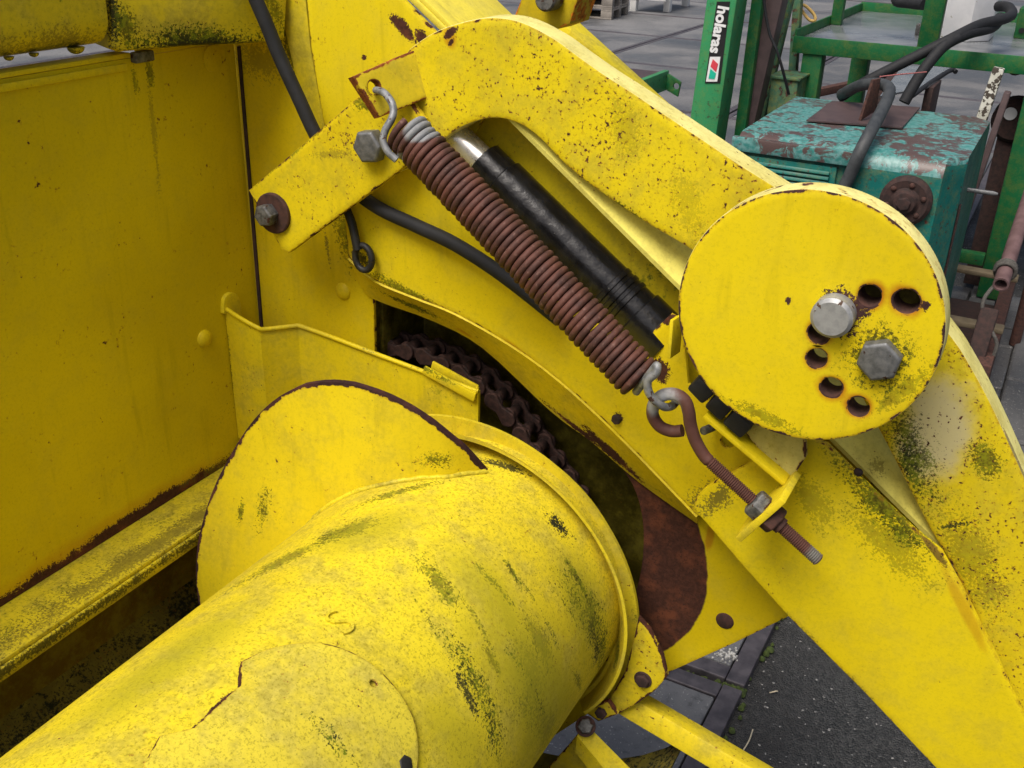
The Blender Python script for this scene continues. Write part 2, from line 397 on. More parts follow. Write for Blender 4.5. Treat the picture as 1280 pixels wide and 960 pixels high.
def concrete(name, lo, hi, seed):
    t = NT(name); oi = t.n('ShaderNodeObjectInfo'); vm = t.n('ShaderNodeVectorMath'); vm.operation = 'ADD'
    geo = t.n('ShaderNodeNewGeometry'); co = geo.outputs['Position']
    n1 = t.noise(1.3, 5, .6, seed, .4, co); n2 = t.noise(45, 5, .7, seed + 1, 0, co); n3 = t.noise(170, 2, .5, seed + 2, 0, co)
    col = t.mix(t.ramp(n1, .3, .68), lo, hi); col = t.mix(t.ramp(n2, .5, .8), col, tuple(c * .55 for c in lo))
    col = t.mix(t.math('MULTIPLY', t.ramp(n3, .66, .72), .7), col, (.40, .39, .37))
    hs = t.n('ShaderNodeHueSaturation'); t.l(col, hs.inputs['Color']); t.l(t.math('MULTIPLY_ADD', oi.outputs['Random'], .3, .85), hs.inputs['Value'])
    t.l(hs.outputs[0], t.b.inputs['Base Color']); t.l(t.ramp(n1, .3, .65, .28, .75), t.b.inputs['Roughness'])
    t.bump(t.math('ADD', n2, n3), .5, .003); return t.m
m_conc = concrete('worn_concrete_slab', (.075, .077, .082), (.165, .165, .168), 11)
m_block = concrete('grey_paving_block', (.050, .051, .054), (.105, .105, .105), 31)
m_steeledge = plain('worn_steel_edge', (.050, .044, .050), (.105, .092, .100), 25, .5, .2, .3, seed=4)

ground = box('ground', (-60, -40, -.30), (60, 90, -.025), m_asph, None, 0); tag(ground, kind='structure')
JX, JY, SL = -.335, 1.80, 2.0
bm = bmesh.new(); bm_box(bm, (0, 0, -.013), EX, EY, EZ, SL / 2 - .056, SL / 2 - .056, .012, .004); slab_src = None
edge_bm = bmesh.new()
for sx, sy, hx, hy in ((-1, 0, .022, SL / 2 - .006), (1, 0, .022, SL / 2 - .006)): bm_box(edge_bm, (sx * (SL / 2 - .030), 0, -.0125), EX, EY, EZ, hx, hy, .0125, .003)
for sy in (-1, 1): bm_box(edge_bm, (0, sy * (SL / 2 - .030), -.0125), EX, EY, EZ, SL / 2 - .0535, .022, .0125, .003)
me_s = bpy.data.meshes.new('paving_slab'); bm.to_mesh(me_s); bm.free(); me_s.materials.append(m_conc)
me_e = bpy.data.meshes.new('steel_edge'); edge_bm.to_mesh(me_e); edge_bm.free(); me_e.materials.append(m_steeledge)
for i in range(6):
    for j in range(-2, 10):
        x = JX - SL / 2 - SL * i; y = JY + SL / 2 + SL * j
        mt = Matrix.Translation((x, y, random.uniform(-.004, .003)))
        o = bpy.data.objects.new('paving_slab', me_s); o.matrix_world = mt; C.objects.link(o); o.parent = ground
        e = bpy.data.objects.new('steel_edge', me_e); C.objects.link(e); e.parent = o
# far slabs to the right of the joint and the small blocks by the frame
bm = bmesh.new(); bm_box(bm, (0, 0, -.02), EX, EY, EZ, .052, .102, .02, .006)
me_b = bpy.data.meshes.new('paving_block'); bm.to_mesh(me_b); bm.free(); me_b.materials.append(m_block)
for i in range(3):
    for j in range(9):
        o = bpy.data.objects.new('paving_block', me_b); o.matrix_world = Matrix.Translation((-.262 + .112 * i, 3.02 + .212 * j + (i % 2) * .1, random.uniform(-.006, .002))) @ Euler((random.uniform(-.02, .02), random.uniform(-.02, .02), random.uniform(-.02, .02))).to_matrix().to_4x4()
        C.objects.link(o); o.parent = ground
bm = bmesh.new(); bm_box(bm, (0, 0, -.02), EX, EY, EZ, .245, .245, .026, .01)
me_b2 = bpy.data.meshes.new('rough_slab'); bm.to_mesh(me_b2); bm.free(); me_b2.materials.append(m_block)
for i in range(3):
    for j in range(7):
        o = bpy.data.objects.new('paving_tile', me_b2); o.matrix_world = Matrix.Translation((.262 + .5 * i, 3.1 + .5 * j, random.uniform(-.004, .004))) @ Euler((random.uniform(-.01, .01), random.uniform(-.01, .01), 0)).to_matrix().to_4x4()
        C.objects.link(o); o.parent = ground

# ------------------------------------------------------------------ header body
XB = -.943; YS = 1.02
PB = PXp(XB)
hd = thing('harvester_header', 'large weathered yellow steel header trough with smooth back wall and side panel', 'farm machine', (-.75, .1, 0))
m_back = paint('yellow_back_wall', (.70, .53, .006), chips=.31, chipscale=130, moss=.04, dust=.05, grime=.12, seed=3, edge=0, rough=.36, stains=[
    seg('rust', (-60, 800), (300, 566), .016, 1, PB.at), seg('orange', (-60, 785), (310, 555), .026, .35, PB.at), seg('black', (150, 665), (290, 575), .014, .9, PB.at),
    seg('dirt', (184, 85), (200, 240), .005, .4, PB.at), seg('moss', (165, 80), (172, 120), .005, .6, PB.at), seg('moss', (184, 72), (190, 110), .006, .7, PB.at)])
m_yel = paint('yellow_panel', YEL, chips=.27, moss=.06, seed=12, edge=.4)
m_tube = paint('mossy_yellow_tube', (.68, .53, .02), chips=.25, moss=.5, dust=.35, grime=.6, seed=21, edge=0, stains=[
    seg('black', (132, -20), (150, 62), .016, .95, PB.at), seg('moss', (125, 0), (165, 50), .03, .8, PB.at),
    seg('moss', (140, 62), (350, 54), .016, .95, PB.at), seg('moss', (-40, 84), (130, 58), .016, .9, PB.at), seg('dirt', (-40, 70), (130, 48), .03, .6, PB.at)])
box('back_panel', (XB - .004, -.9, .8395), (XB, YS - .003, 1.408), m_back, hd, 0)
box('upper_filler', (XB - .004, P(158, 66, .85).y + .01, 1.4085), (XB, YS - .003, 1.475), m_back, hd, 0)
top = box('top_flange', (XB - .022, -.9, 1.4085), (XB + .0015, P(158, 66, .85).y + .0, 1.414), m_yel, hd, .0015)
box('flange_lip', (XB + .0016, -.9, 1.396), (XB + .004, .84, 1.404), m_yel, top, .001)
# tube along the top of the back wall
def loft(name, sect, y0, y1, mat, parent):
    bm = bmesh.new(); A = [bm.verts.new((x, y0, z)) for x, z in sect]; B = [bm.verts.new((x, y1, z)) for x, z in sect]; n = len(sect)
    fs = [bm.faces.new((A[k], A[(k + 1) % n], B[(k + 1) % n], B[k])) for k in range(n)] + [bm.faces.new(A[::-1]), bm.faces.new(B)]
    bmesh.ops.recalc_face_normals(bm, faces=fs); return obj(name, bm, mat, parent)
def rrect(x0, x1, z0, z1, r, n=6):
    out = []
    for cx, cz, a0 in ((x1 - r, z1 - r, 0), (x0 + r, z1 - r, 90), (x0 + r, z0 + r, 180), (x1 - r, z0 + r, 270)):
        for k in range(n + 1): out.append((cx + r * math.cos(rad(a0 + 90 * k / n)), cz + r * math.sin(rad(a0 + 90 * k / n))))
    return out
tA = PXp(-.93).at(136, 60)
tb = loft('top_tube', rrect(-1.06, -.925, 1.427, 1.565, .03), -.9, tA.y, m_tube, hd)
for px, py, r in ((12, 77, .005), (43, 71, .005), (95, 62, .009)):
    c = PXp(-.94).at(px, py); dome('tube_drip_lug', Vector((c.x, c.y, 1.4285)), -EZ, r, r * .8, m_tube, tb)
A_ = PXp(-.93).at(138, 60); B_ = P(356, 53, 1.0)
n_ = (B_ - A_).cross(EZ); n_ = -n_ if n_.dot(CAM - A_) < 0 else n_
plb = Plane(A_, Vector((n_.x, n_.y, 0)), Vector((B_.x - A_.x, B_.y - A_.y, 0)))
m_tubeb = paint('mossy_tube_bracket', (.68, .53, .02), chips=.28, moss=.42, dust=.3, grime=.6, specks=.8, seed=22, edge=0, stains=[
    seg('moss', (150, 62), (350, 52), .022, .95, plb.at), seg('black', (150, 64), (350, 54), .009, .9, plb.at), seg('black', (138, -30), (142, 62), .014, .95, plb.at), seg('moss', (150, 10), (165, 60), .016, .8, plb.at), seg('moss', (330, -20), (356, 45), .014, .7, plb.at)])
plate('tube_bracket', [(138, 62), (150, 66), (240, 58), (340, 54), (358, 50), (362, -10), (360, -60), (136, -60)], plb, .08, m_tubeb, hd, bev=.008, edge=0)
c0 = PB.at(174, 70); box('metal_clip', (XB, c0.y - .014, c0.z - .006), (XB + .010, c0.y + .014, c0.z + .006), m_bolt_old, hd, .002)
# shelf and trough below the back wall
m_shelf = paint('mossy_yellow_shelf', (.70, .56, .03), chips=.25, moss=.42, dust=.45, grime=.8, grain=.6, specks=.9, seed=33, edge=0, bumpy=.3, stains=[('black', Vector((-.8605, .35, .829)), EY, .9, .008, .8), ('moss', Vector((-.90, .2, .839)), EY, .5, .03, .6), ('dirt', Vector((-.885, .7, .839)), EY, .3, .02, .7)])
sh = box('shelf', (XB - .02, -.9, .829), (-.866, YS - .004, .839), m_shelf, hd, .002)
box('shelf_lip', (-.8655, -.9, .818), (-.8605, YS - .004, .8345), m_shelf, sh, .002)
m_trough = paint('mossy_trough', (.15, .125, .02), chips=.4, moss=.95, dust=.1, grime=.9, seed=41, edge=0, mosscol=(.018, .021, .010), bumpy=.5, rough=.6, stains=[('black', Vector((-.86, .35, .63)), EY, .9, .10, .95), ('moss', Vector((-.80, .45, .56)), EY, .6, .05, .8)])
m_under = paint('dark_brown_under_wall', (.16, .105, .012), chips=.42, moss=.1, grime=.9, seed=44, edge=0, rough=.6)  # wall below the shelf gets a dark brown base
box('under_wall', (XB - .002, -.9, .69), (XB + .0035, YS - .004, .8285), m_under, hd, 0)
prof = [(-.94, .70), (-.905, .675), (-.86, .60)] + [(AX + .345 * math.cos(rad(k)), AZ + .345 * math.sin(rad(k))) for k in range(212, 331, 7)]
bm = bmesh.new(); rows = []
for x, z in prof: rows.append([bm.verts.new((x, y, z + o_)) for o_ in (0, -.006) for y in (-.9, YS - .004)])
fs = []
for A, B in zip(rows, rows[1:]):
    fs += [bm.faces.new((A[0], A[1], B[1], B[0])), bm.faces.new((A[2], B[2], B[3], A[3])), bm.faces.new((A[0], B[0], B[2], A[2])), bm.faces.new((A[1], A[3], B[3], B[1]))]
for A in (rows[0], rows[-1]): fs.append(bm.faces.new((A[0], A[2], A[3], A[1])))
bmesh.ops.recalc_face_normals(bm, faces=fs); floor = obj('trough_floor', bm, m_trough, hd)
for px, py in ((146, 832), (48, 884)):
    r_ = ray(px, py); c = CAM + r_ * ((-.895) / r_.x); dome('floor_bolt', Vector((-.893, c.y, .656)), Vector((.6, 0, .8)), .010, .007, m_rust_dark, floor)
for y in (-.6, .55):
    box('support_leg', (-.80, y - .04, 0), (-.72, y + .04, .52), m_yel, hd, .004)
# side panel with the chain opening
m_side = paint('yellow_side_panel', (.70, .52, .008), chips=.25, moss=.08, dust=.10, grime=.2, seed=52, edge=.35, stains=[
    seg('moss', (352, -20), (385, 140), .022, .85, YS), seg('moss', (372, 60), (402, 150), .012, .7, YS), seg('dirt', (300, 70), (360, 75), .03, .5, YS),
    seg('black', (436, 280), (442, 335), .009, .9, YS), seg('moss', (425, 250), (440, 330), .02, .7, YS), seg('dirt', (405, 280), (412, 330), .004, .8, YS),
    ('bare', P(882, 755, YS).lerp(Vector((-.649, YS, .852)), .46), EX, .181, .181, 1), seg('orange', (890, 655), (884, 690), .007, .6, YS)])
PS = PYp(YS)
side = plate('side_panel', [(284, 20), (545, 45), (640, 110), (760, 240), (1010, 600), (1010, 760), (985, 771), (920, 803), (835, 841), (800, 850), (600, 980), (380, 1000), (340, 700)], PS, .005, [m_side], hd,
      holes=[[(467, 371), (560, 385), (640, 410), (700, 480), (735, 535)] + [(p.x, p.y) for p in cr([(760, 565), (790, 605), (803, 650), (803, 700), (795, 740)], 4)] + [(770, 770), (700, 760), (600, 690), (520, 600), (470, 520)]])
plate('corner_seam_strip', [(296, 58), (299.5, 58), (329, 420), (325.5, 420)], PYp(YS - .0025), .002, m_rust_dark, side, edge=0, bev=0)
plate('edge_strip', cr([(345, -40), (378, -40), (388, 60), (404, 150), (415, 200), (398, 205), (368, 90), (352, 20)], 1, True), PYp(YS - .006), .006, m_tube, hd)
m_up = paint('yellow_upper_panel', YEL, chips=.25, moss=.03, dust=.1, grime=.12, seed=57, edge=.35, stains=[
    seg('rust', (492, 22), (518, 52), .008, 1, YS - .012), seg('rust', (522, 40), (532, 55), .008, 1, YS - .012), seg('rust', (455, 71), (455, 73), .004, 1, YS - .012)])
plate('upper_panel', [(379, -50), (470, -50), (500, -5), (548, 45), (620, 120), (560, 230), (440, 240), (412, 190), (403, 145), (389, 60)], PYp(YS - .0125), .006, m_up, hd)
dome('rivet', P(429, 364, YS), -EY, .012, .006, m_side, side); dome('rivet', P(906, 776, YS), -EY, .0115, .004, m_rust, side)
dome('rivet', PB.at(255, 423), EX, .0125, .008, m_side, hd); turned('bolt_boss', PB.at(265, 73), EX, [(0, .016), (.002, .016), (.0025, .0145)], m_back, hd)
# housing behind the opening
m_dark = paint('painted_shade_inside', (.065, .052, .005), chips=.3, moss=.2, grime=.6, seed=60, edge=0)  # near-black base puts the shade of the recess into the colour
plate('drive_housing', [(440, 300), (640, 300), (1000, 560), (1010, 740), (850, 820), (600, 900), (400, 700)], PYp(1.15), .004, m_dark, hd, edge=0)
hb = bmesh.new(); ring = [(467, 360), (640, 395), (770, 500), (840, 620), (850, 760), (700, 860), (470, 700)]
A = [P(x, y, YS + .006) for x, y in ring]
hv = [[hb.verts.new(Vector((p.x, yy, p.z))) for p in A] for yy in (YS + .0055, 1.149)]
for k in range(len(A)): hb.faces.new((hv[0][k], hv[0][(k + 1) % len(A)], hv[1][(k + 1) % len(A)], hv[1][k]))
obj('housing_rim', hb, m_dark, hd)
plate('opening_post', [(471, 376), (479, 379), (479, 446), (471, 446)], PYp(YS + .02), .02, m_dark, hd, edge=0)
# guard sheet wrapping from the back wall
m_guard = paint('yellow_guard', (.72, .55, .012), chips=.25, moss=.16, dust=.2, grime=.4, seed=66, edge=0, stains=[
    seg('moss', (425, 422), (600, 490), .010, .8, .985), seg('rust', (430, 428), (465, 443), .004, 1, .985), seg('black', (280, 390), (298, 530), .004, .9, PB.at)])
gpts = [PB.at(280, 385) + EX * .001, P(300, 398, .948), P(322, 410, .951), P(331, 412, .957), P(368, 408, .986), P(378, 409, .990), P(420, 424, .992), P(470, 443, .994), P(535, 467, .996), P(598, 490, .998)]
gpts = cr(gpts, 3)
bm = bmesh.new(); cols = []
for i, p in enumerate(gpts):
    tdir = (gpts[min(i + 1, len(gpts) - 1)] - gpts[max(i - 1, 0)]); nrm = Vector((-tdir.y, tdir.x, 0)).normalized()
    cols.append([bm.verts.new(p + nrm * o_ - EZ * d_) for o_ in (0, .005) for d_ in (0, .20)])
fs = []
for A, B in zip(cols, cols[1:]):
    fs += [bm.faces.new((A[0], B[0], B[1], A[1])), bm.faces.new((A[2], A[3], B[3], B[2])), bm.faces.new((A[0], A[2], B[2], B[0])), bm.faces.new((A[1], B[1], B[3], A[3]))]
for A in (cols[0], cols[-1]): fs.append(bm.faces.new((A[0], A[1], A[3], A[2])))
bmesh.ops.recalc_face_normals(bm, faces=fs); guard = obj('guard_sheet', bm, m_guard, hd)
tube('rolled_edge', [p + EZ * .0005 for p in gpts], .0032, m_guard, guard, 10)
plate('guard_tab', [(p.x, p.y) for p in cr([(280, 392), (281, 374), (289, 366), (298, 370), (302, 384), (303, 400)], 4)], PXp(XB + .006), .006, m_guard, guard)
# small channel clip on the guard
for k, (x0, y0, x1, y1, Y0) in enumerate(((530, 462, 594, 497, .992), (540, 456, 597, 487, 1.012))):
    bar('clip_rail', P(x0, y0, Y0), P(x1, y1, Y0), .004, .012, m_guard, guard, EY, .001)
bar('clip_end', P(593, 494, .992), P(597, 489, 1.012), .004, .012, m_guard, guard, EX, .001)
# chain cover
plC = plane3((440, 330, .987), (850, 400, .955), (870, 640, .958))
m_cover = paint('yellow_chain_cover', (.74, .56, .010), chips=.24, moss=.07, dust=.10, grime=.2, seed=71, edge=.42, stains=[
    seg('rust', (700, 486), (800, 575), .006, 1, plC.at), seg('rust', (770, 520), (776, 524), .007, 1, plC.at), seg('rust', (815, 458), (830, 466), .014, 1, plC.at), seg('moss', (450, 335), (560, 392), .008, .8, plC.at),
    seg('black', (445, 318), (460, 330), .012, .9, plC.at), seg('dirt', (860, 630), (915, 600), .016, .9, plC.at), seg('rust', (840, 395), (832, 402), .006, 1, plC.at),
    seg('orange', (620, 415), (690, 475), .006, .5, plC.at)])
E1 = [(436, 322), (468, 350), (520, 372), (570, 392), (640, 432), (700, 476), (770, 540), (872, 645)]
cover_pts = [(430, 262), (470, 235), (500, 205), (515, 190), (560, 232), (700, 372), (790, 440), (838, 393), (853, 402), (860, 480), (905, 520), (980, 596), (940, 640)] + [(p.x, p.y) for p in cr(E1[::-1], 3)]
cover = plate('chain_cover', cover_pts, plC, .005, m_cover, hd, holes=[((909, 553), .0072)])
E2 = [(448, 348), (467, 371), (540, 398), (605, 433), (690, 512), (742, 551), (800, 600), (873, 652)]
bm = bmesh.new(); l1 = cr([plC.at(*p) - plC.n * .001 for p in E1], 4); l2 = cr([P(x, y, 1.014) for x, y in E2], 4); rr = []
for p, q in zip(l1, l2):
    mid = p.lerp(q, .35) + Vector((0, .004, -.002)); rr.append([bm.verts.new(v) for v in (p, mid, q)])
for A, B in zip(rr, rr[1:]):
    for k in (0, 1): bm.faces.new((A[k], B[k], B[k + 1], A[k + 1]))
bmesh.ops.recalc_face_normals(bm, faces=bm.faces); bmesh.ops.solidify(bm, geom=list(bm.faces), thickness=.003)
m_lip = paint('worn_yellow_lip', (.74, .56, .012), chips=.33, moss=.25, dust=.2, grime=.4, seed=73, edge=0, stains=[
    seg('rust', (680, 500), (745, 552), .007, 1, 1.01), seg('rust', (730, 535), (815, 625), .012, 1, 1.0), seg('orange', (560, 412), (590, 425), .008, .7, 1.0), seg('moss', (470, 360), (550, 398), .01, .9, 1.0)])
obj('cover_lip', bm, m_lip, cover)
hexhead('square_nut', plC.at(772, 523), plC.n, .006, .006, m_rust_dark, cover, .4)
# hook ring hanging under the link
tube('strap', cr([P(433, 262, .975), P(440, 280, .972), P(447, 312, .970)], 4), .0055, m_pad, cover, 8)
ringc = P(455, 322, .974)
tube('strap_ring', [ringc + EX * (.0125 * math.cos(k * math.pi / 10)) + EZ * (.016 * math.sin(k * math.pi / 10)) - EY * .001 for k in range(21)], .0042, m_pad, cover, 8)
# collar round the auger end
rY = .925; m_coll = paint('yellow_collar', (.70, .545, .03), chips=.28, moss=.3, dust=.5, grime=.5, seed=77, edge=.3, stains=[seg('moss', (790, 760), (800, 810), .02, .9, .95), seg('moss', (760, 790), (790, 860), .015, .9, .95)])
cc = (-.583 * rY, 1.6 - .887 * rY); R1 = .231 * rY; cb = (-.583 * .965, 1.6 - .876 * .965); R2 = .2493 * .965
def arcring(name, prof, a0, a1, n, mat, parent):
    bm = bmesh.new(); rows = []
    for k in range(n + 1):
        a_ = rad(a0 + (a1 - a0) * k / n); rows.append([bm.verts.new((cx + r * math.sin(a_), y, cz + r * math.cos(a_))) for (cx, cz, r, y) in prof])
    fs = []; m = len(prof)
    for A, B in zip(rows, rows[1:]):
        for k in range(m): fs.append(bm.faces.new((A[k], A[(k + 1) % m], B[(k + 1) % m], B[k])))
    fs += [bm.faces.new(rows[0]), bm.faces.new(rows[-1][::-1])]
    bmesh.ops.recalc_face_normals(bm, faces=fs); return obj(name, bm, mat, parent)
coll = arcring('collar_plate', [(*cb, R1 - .004, .967), (*cb, R2, .967), (*cb, R2, .972), (*cb, R1 - .004, .972)], -20, 128, 60, m_coll, hd)
arcring('collar_rim', [(*cc, R1 + .001, rY), (*cc, R1 + .005, rY), (*cb, R1 + .005, .9665), (*cb, R1 + .001, .9665)], -8, 128, 60, m_coll, coll)
# bracket, foot bars under the collar
m_brk = paint('yellow_bracket', (.70, .53, .02), chips=.36, moss=.15, dust=.3, grime=.5, seed=81, edge=.75)
brk = plate('lower_bracket', [(798, 772), (812, 788), (828, 820), (834, 846), (818, 864), (796, 880), (772, 893), (758, 886), (765, 868), (782, 838), (792, 800)], PYp(.952), .006, m_brk, hd)
hexhead('bolt', P(804, 849, .952), -EY, .0095, .007, m_rust_dark, brk, .3, .0115, m_rust_dark)
plate('lower_tab', [(728, 888), (760, 876), (772, 893), (748, 902)], PYp(.940), .006, m_brk, brk)
hexhead('bolt', P(752, 890, .938), -EY, .008, .006, m_rust_dark, brk, .1)
def angle_bar(name, a0, a1, b0, b1, Y0, Y1):
    """folded strip: bright upper face between lines a and b"""
    bm = bmesh.new(); q = [P(*a0, Y1), P(*a1, Y1), P(*b1, Y0), P(*b0, Y0)]
    vs = [bm.verts.new(p) for p in q] + [bm.verts.new(q[3] - EZ * .028), bm.verts.new(q[2] - EZ * .028)]
    bm.faces.new(vs[:4]); bm.faces.new((vs[3], vs[2], vs[5], vs[4])); bmesh.ops.recalc_face_normals(bm, faces=bm.faces)
    bmesh.ops.solidify(bm, geom=list(bm.faces), thickness=.004); return obj(name, bm, m_brk, hd)
bar('foot_bar', P(778, 872, .978), P(1150, 1091, .978), .034, .030, m_brk, hd, Vector((0, 1, -.35)), .003)
fb = angle_bar('foot_bar', (733, 905), (812, 985), (722, 918), (790, 1000), .91, .925)
hexhead('bolt', P(732, 908, .915), Vector((.2, -.6, .7)), .010, .008, m_bolt_old, fb, .2, .013, m_rust)
plate('foot_plate', [(672, 975), (712, 930), (722, 918), (800, 1005), (690, 1010)], PYp(.93), .005, m_coll, hd)

# ------------------------------------------------------------------ auger
au = thing('auger', 'fat dusty yellow auger drum with one curved flight blade lying in the trough', 'auger', (AX, .2, AZ - AR))
OD = on_drum
rs_ = random.Random(5); streaks = []
for k in range(12):
    x_, y_ = rs_.uniform(500, 720), rs_.uniform(690, 860); l_ = rs_.uniform(.4, 1.1); streaks.append(seg('moss', (x_, y_), (x_ + 45 * l_, y_ + 78 * l_), rs_.uniform(.003, .007), rs_.uniform(.5, .85), OD))
m_drum = paint('dusty_yellow_drum', (.76, .60, .03), chips=.26, moss=.20, dust=.45, grime=.55, grain=.72, seed=91, edge=0, bumpy=.22, rough=.5, stains=[
    seg('moss', (525, 700), (570, 760), .014, .7, OD), seg('moss', (595, 705), (645, 765), .007, .85, OD), seg('moss', (562, 800), (622, 945), .020, .95, OD), seg('black', (565, 835), (600, 900), .008, .9, OD),
    seg('moss', (650, 800), (670, 900), .028, .5, OD), seg('moss', (705, 730), (752, 830), .030, .95, OD), seg('black', (728, 760), (745, 830), .009, .9, OD), seg('moss', (655, 770), (690, 840), .018, .55, OD),
    seg('black', (684, 642), (712, 672), .014, 1, OD), seg('moss', (390, 680), (470, 650), .02, .6, OD), seg('moss', (290, 735), (430, 665), .018, .6, OD), seg('moss', (640, 870), (690, 930), .025, .5, OD),
    seg('rust', (243, 914), (299, 862), .0045, 1, OD), seg('rust', (200, 926), (243, 915), .0018, 1, OD), seg('rust', (301, 831), (299, 862), .0018, 1, OD), seg('rust', (302, 831), (372, 808), .0012, .9, OD), seg('rust', (196, 930), (180, 962), .0018, .9, OD), seg('moss', (430, 640), (560, 600), .010, .7, OD), seg('film', (600, 800), (700, 900), .095, .75, OD), seg('film', (700, 700), (740, 800), .05, .7, OD), seg('film', (60, 940), (330, 740), .05, .6, OD), seg('film', (400, 690), (520, 640), .045, .5, OD), seg('film', (560, 690), (640, 780), .05, .5, OD), seg('film', (520, 880), (600, 955), .04, .4, OD), seg('black', (600, 575), (660, 592), .010, .9, OD)] + streaks)  # first rust stroke paints the gap shadow along the lifted hatch edge
bm = bmesh.new(); n = 160; ys = [-.9 + .06 * k for k in range(32)]; rows = []
for y in ys + [.985]: rows.append([bm.verts.new((AX + AR * math.sin(2 * math.pi * k / n), y, AZ + AR * math.cos(2 * math.pi * k / n))) for k in range(n)])
for A, B in zip(rows, rows[1:]):
    for k in range(n): bm.faces.new((A[k], B[k], B[(k + 1) % n], A[(k + 1) % n]))
bm.faces.new(rows[0]); bm.faces.new(rows[-1]); bmesh.ops.recalc_face_normals(bm, faces=bm.faces)
obj('drum', bm, m_drum, au)
# flight
PH = [-200, -100, -75, -59, -40, -20, 0, 9, 30]; YH = [.68, .762, .784, .795, .81, .835, .868, .899, .95]
RP = [(-230, .32), (-100, .32), (-74, .32), (-59, .322), (-51, .326), (-44, .330), (-37, .333), (-30, .333), (-24.6, .328), (-19.7, .32), (-13.6, .302), (-8.9, .285), (-3.9, .264), (1.6, .238), (7.8, .197), (9, .19)]
def interp(x, xs, ys_):
    if x <= xs[0]: return ys_[0] + (x - xs[0]) * (ys_[1] - ys_[0]) / (xs[1] - xs[0])
    for k in range(len(xs) - 1):
        if x <= xs[k + 1]: return ys_[k] + (x - xs[k]) * (ys_[k + 1] - ys_[k]) / (xs[k + 1] - xs[k])
    return ys_[-1]
m_flight = paint('yellow_flight', (.76, .58, .016), chips=.30, chipscale=130, moss=.12, dust=.15, grime=.3, seed=95, edge=.62, edgecol=(.030, .013, .013), stains=[
    seg('moss', (332, 610), (322, 745), .013, .8, .80), seg('moss', (302, 600), (300, 690), .005, .8, .79), seg('moss', (352, 640), (345, 720), .006, .7, .80), seg('black', (300, 590), (297, 610), .004, .9, .79), seg('moss', (520, 570), (600, 590), .014, .8, .86), seg('rust', (600, 584), (606, 592), .006, 1, .89)])
bm = bmesh.new(); lay = bm.verts.layers.float.new('edge'); rows = []; N = 110
for k in range(N + 1):
    ph = -230 + 239 * k / N; ro = interp(ph, [q[0] for q in RP], [q[1] for q in RP]); y = interp(ph, PH, YH); s_, c_ = math.sin(rad(ph)), math.cos(rad(ph))
    y += .006 * math.sin(ph * .09)
    ri = AR - .004; L = ro - ri; row = []
    for fr, e_ in ((0, 0), (.35, 0), (.7, 0), (max(0, 1 - .010 / max(L, .014)), 0.0), (max(0, 1 - .004 / max(L, .014)), .9), (1, 1.3)):
        r = ri + L * fr; v = bm.verts.new((AX + r * s_, y, AZ + r * c_)); v[lay] = e_; row.append(v)
    for fr in (1, 0):
        r = ri + L * fr; v = bm.verts.new((AX + r * s_, y + .008, AZ + r * c_)); v[lay] = 1.3 * fr; row.append(v)
    rows.append(row)
for A, B in zip(rows, rows[1:]):
    for k in range(7): bm.faces.new((A[k], A[k + 1], B[k + 1], B[k]))
bm.faces.new(rows[0]); bm.faces.new(rows[-1][::-1]); bmesh.ops.recalc_face_normals(bm, faces=bm.faces)
obj('flight', bm, m_flight, au, 'curved blade edged with dark bare rust')
# weld bead at the flight foot
wp = []
for k in range(60):
    ph = -70 + 79 * k / 59; y = interp(ph, PH, YH) + .006 * math.sin(ph * .09) - .001; r = AR + .001 + random.uniform(-.0008, .0008)
    wp.append(Vector((AX + r * math.sin(rad(ph)), y, AZ + r * math.cos(rad(ph)))))
tube('weld_bead', wp, .0032, m_shelf, au, 8)
# hatch cover bent to the drum
HP = [(6.7, .3826), (3.7, .409), (8.5, .430), (8.2, .485), (2.9, .507)]
HA = cr([(2.9, .507, 0), (6.4, .537, 0), (14.7, .5667, 0), (25.3, .581, 0), (36.8, .5834, 0), (47.4, .5755, 0), (56, .5515, 0), (64, .515, 0), (68, .47, 0), (66, .42, 0), (58, .38, 0), (40, .35, 0), (20, .352, 0)], 4)
outl = [(AR * rad(p[0]), p[1]) for p in HP[:-1]] + [(AR * rad(p.x), p.y) for p in HA]
hc = lambda ph, y, r: [(AR * rad(ph) + r * math.cos(k * math.pi / 10), y + r * math.sin(k * math.pi / 10)) for k in range(20)]
bm = slab2d(outl, [hc(32.3, .569, .0035)], .003, .0008, .003)
for k in range(-2, 24):
    bmesh.ops.bisect_plane(bm, geom=list(bm.verts) + list(bm.edges) + list(bm.faces), plane_co=(AR * rad(k * 3.1), 0, 0), plane_no=(1, 0, 0))
for v in bm.verts:
    ph = v.co.x / AR; lift = .0050 + .007 * max(0, 1 - abs(v.co.y - .457) / .035) * max(0, 1 - v.co.x / .05) ; r = AR + lift + v.co.z
    v.co = Vector((AX + r * math.sin(ph), v.co.y, AZ + r * math.cos(ph)))
bmesh.ops.recalc_face_normals(bm, faces=bm.faces)
m_hatch = paint('dusty_hatch', (.74, .60, .06), chips=.24, moss=.16, dust=.7, grime=.55, grain=.7, seed=99, edge=.5, bumpy=.22, rough=.55, stains=[seg('moss', (383, 900), (445, 965), .010, 1, OD), seg('black', (390, 908), (425, 940), .004, .9, OD)])
hatch = obj('hatch_cover', bm, m_hatch, au)
pbolt = OD(503, 956); hexhead('bolt', pbolt, Vector((pbolt.x - AX, 0, pbolt.z - AZ)), .008, .006, m_pad, hatch)
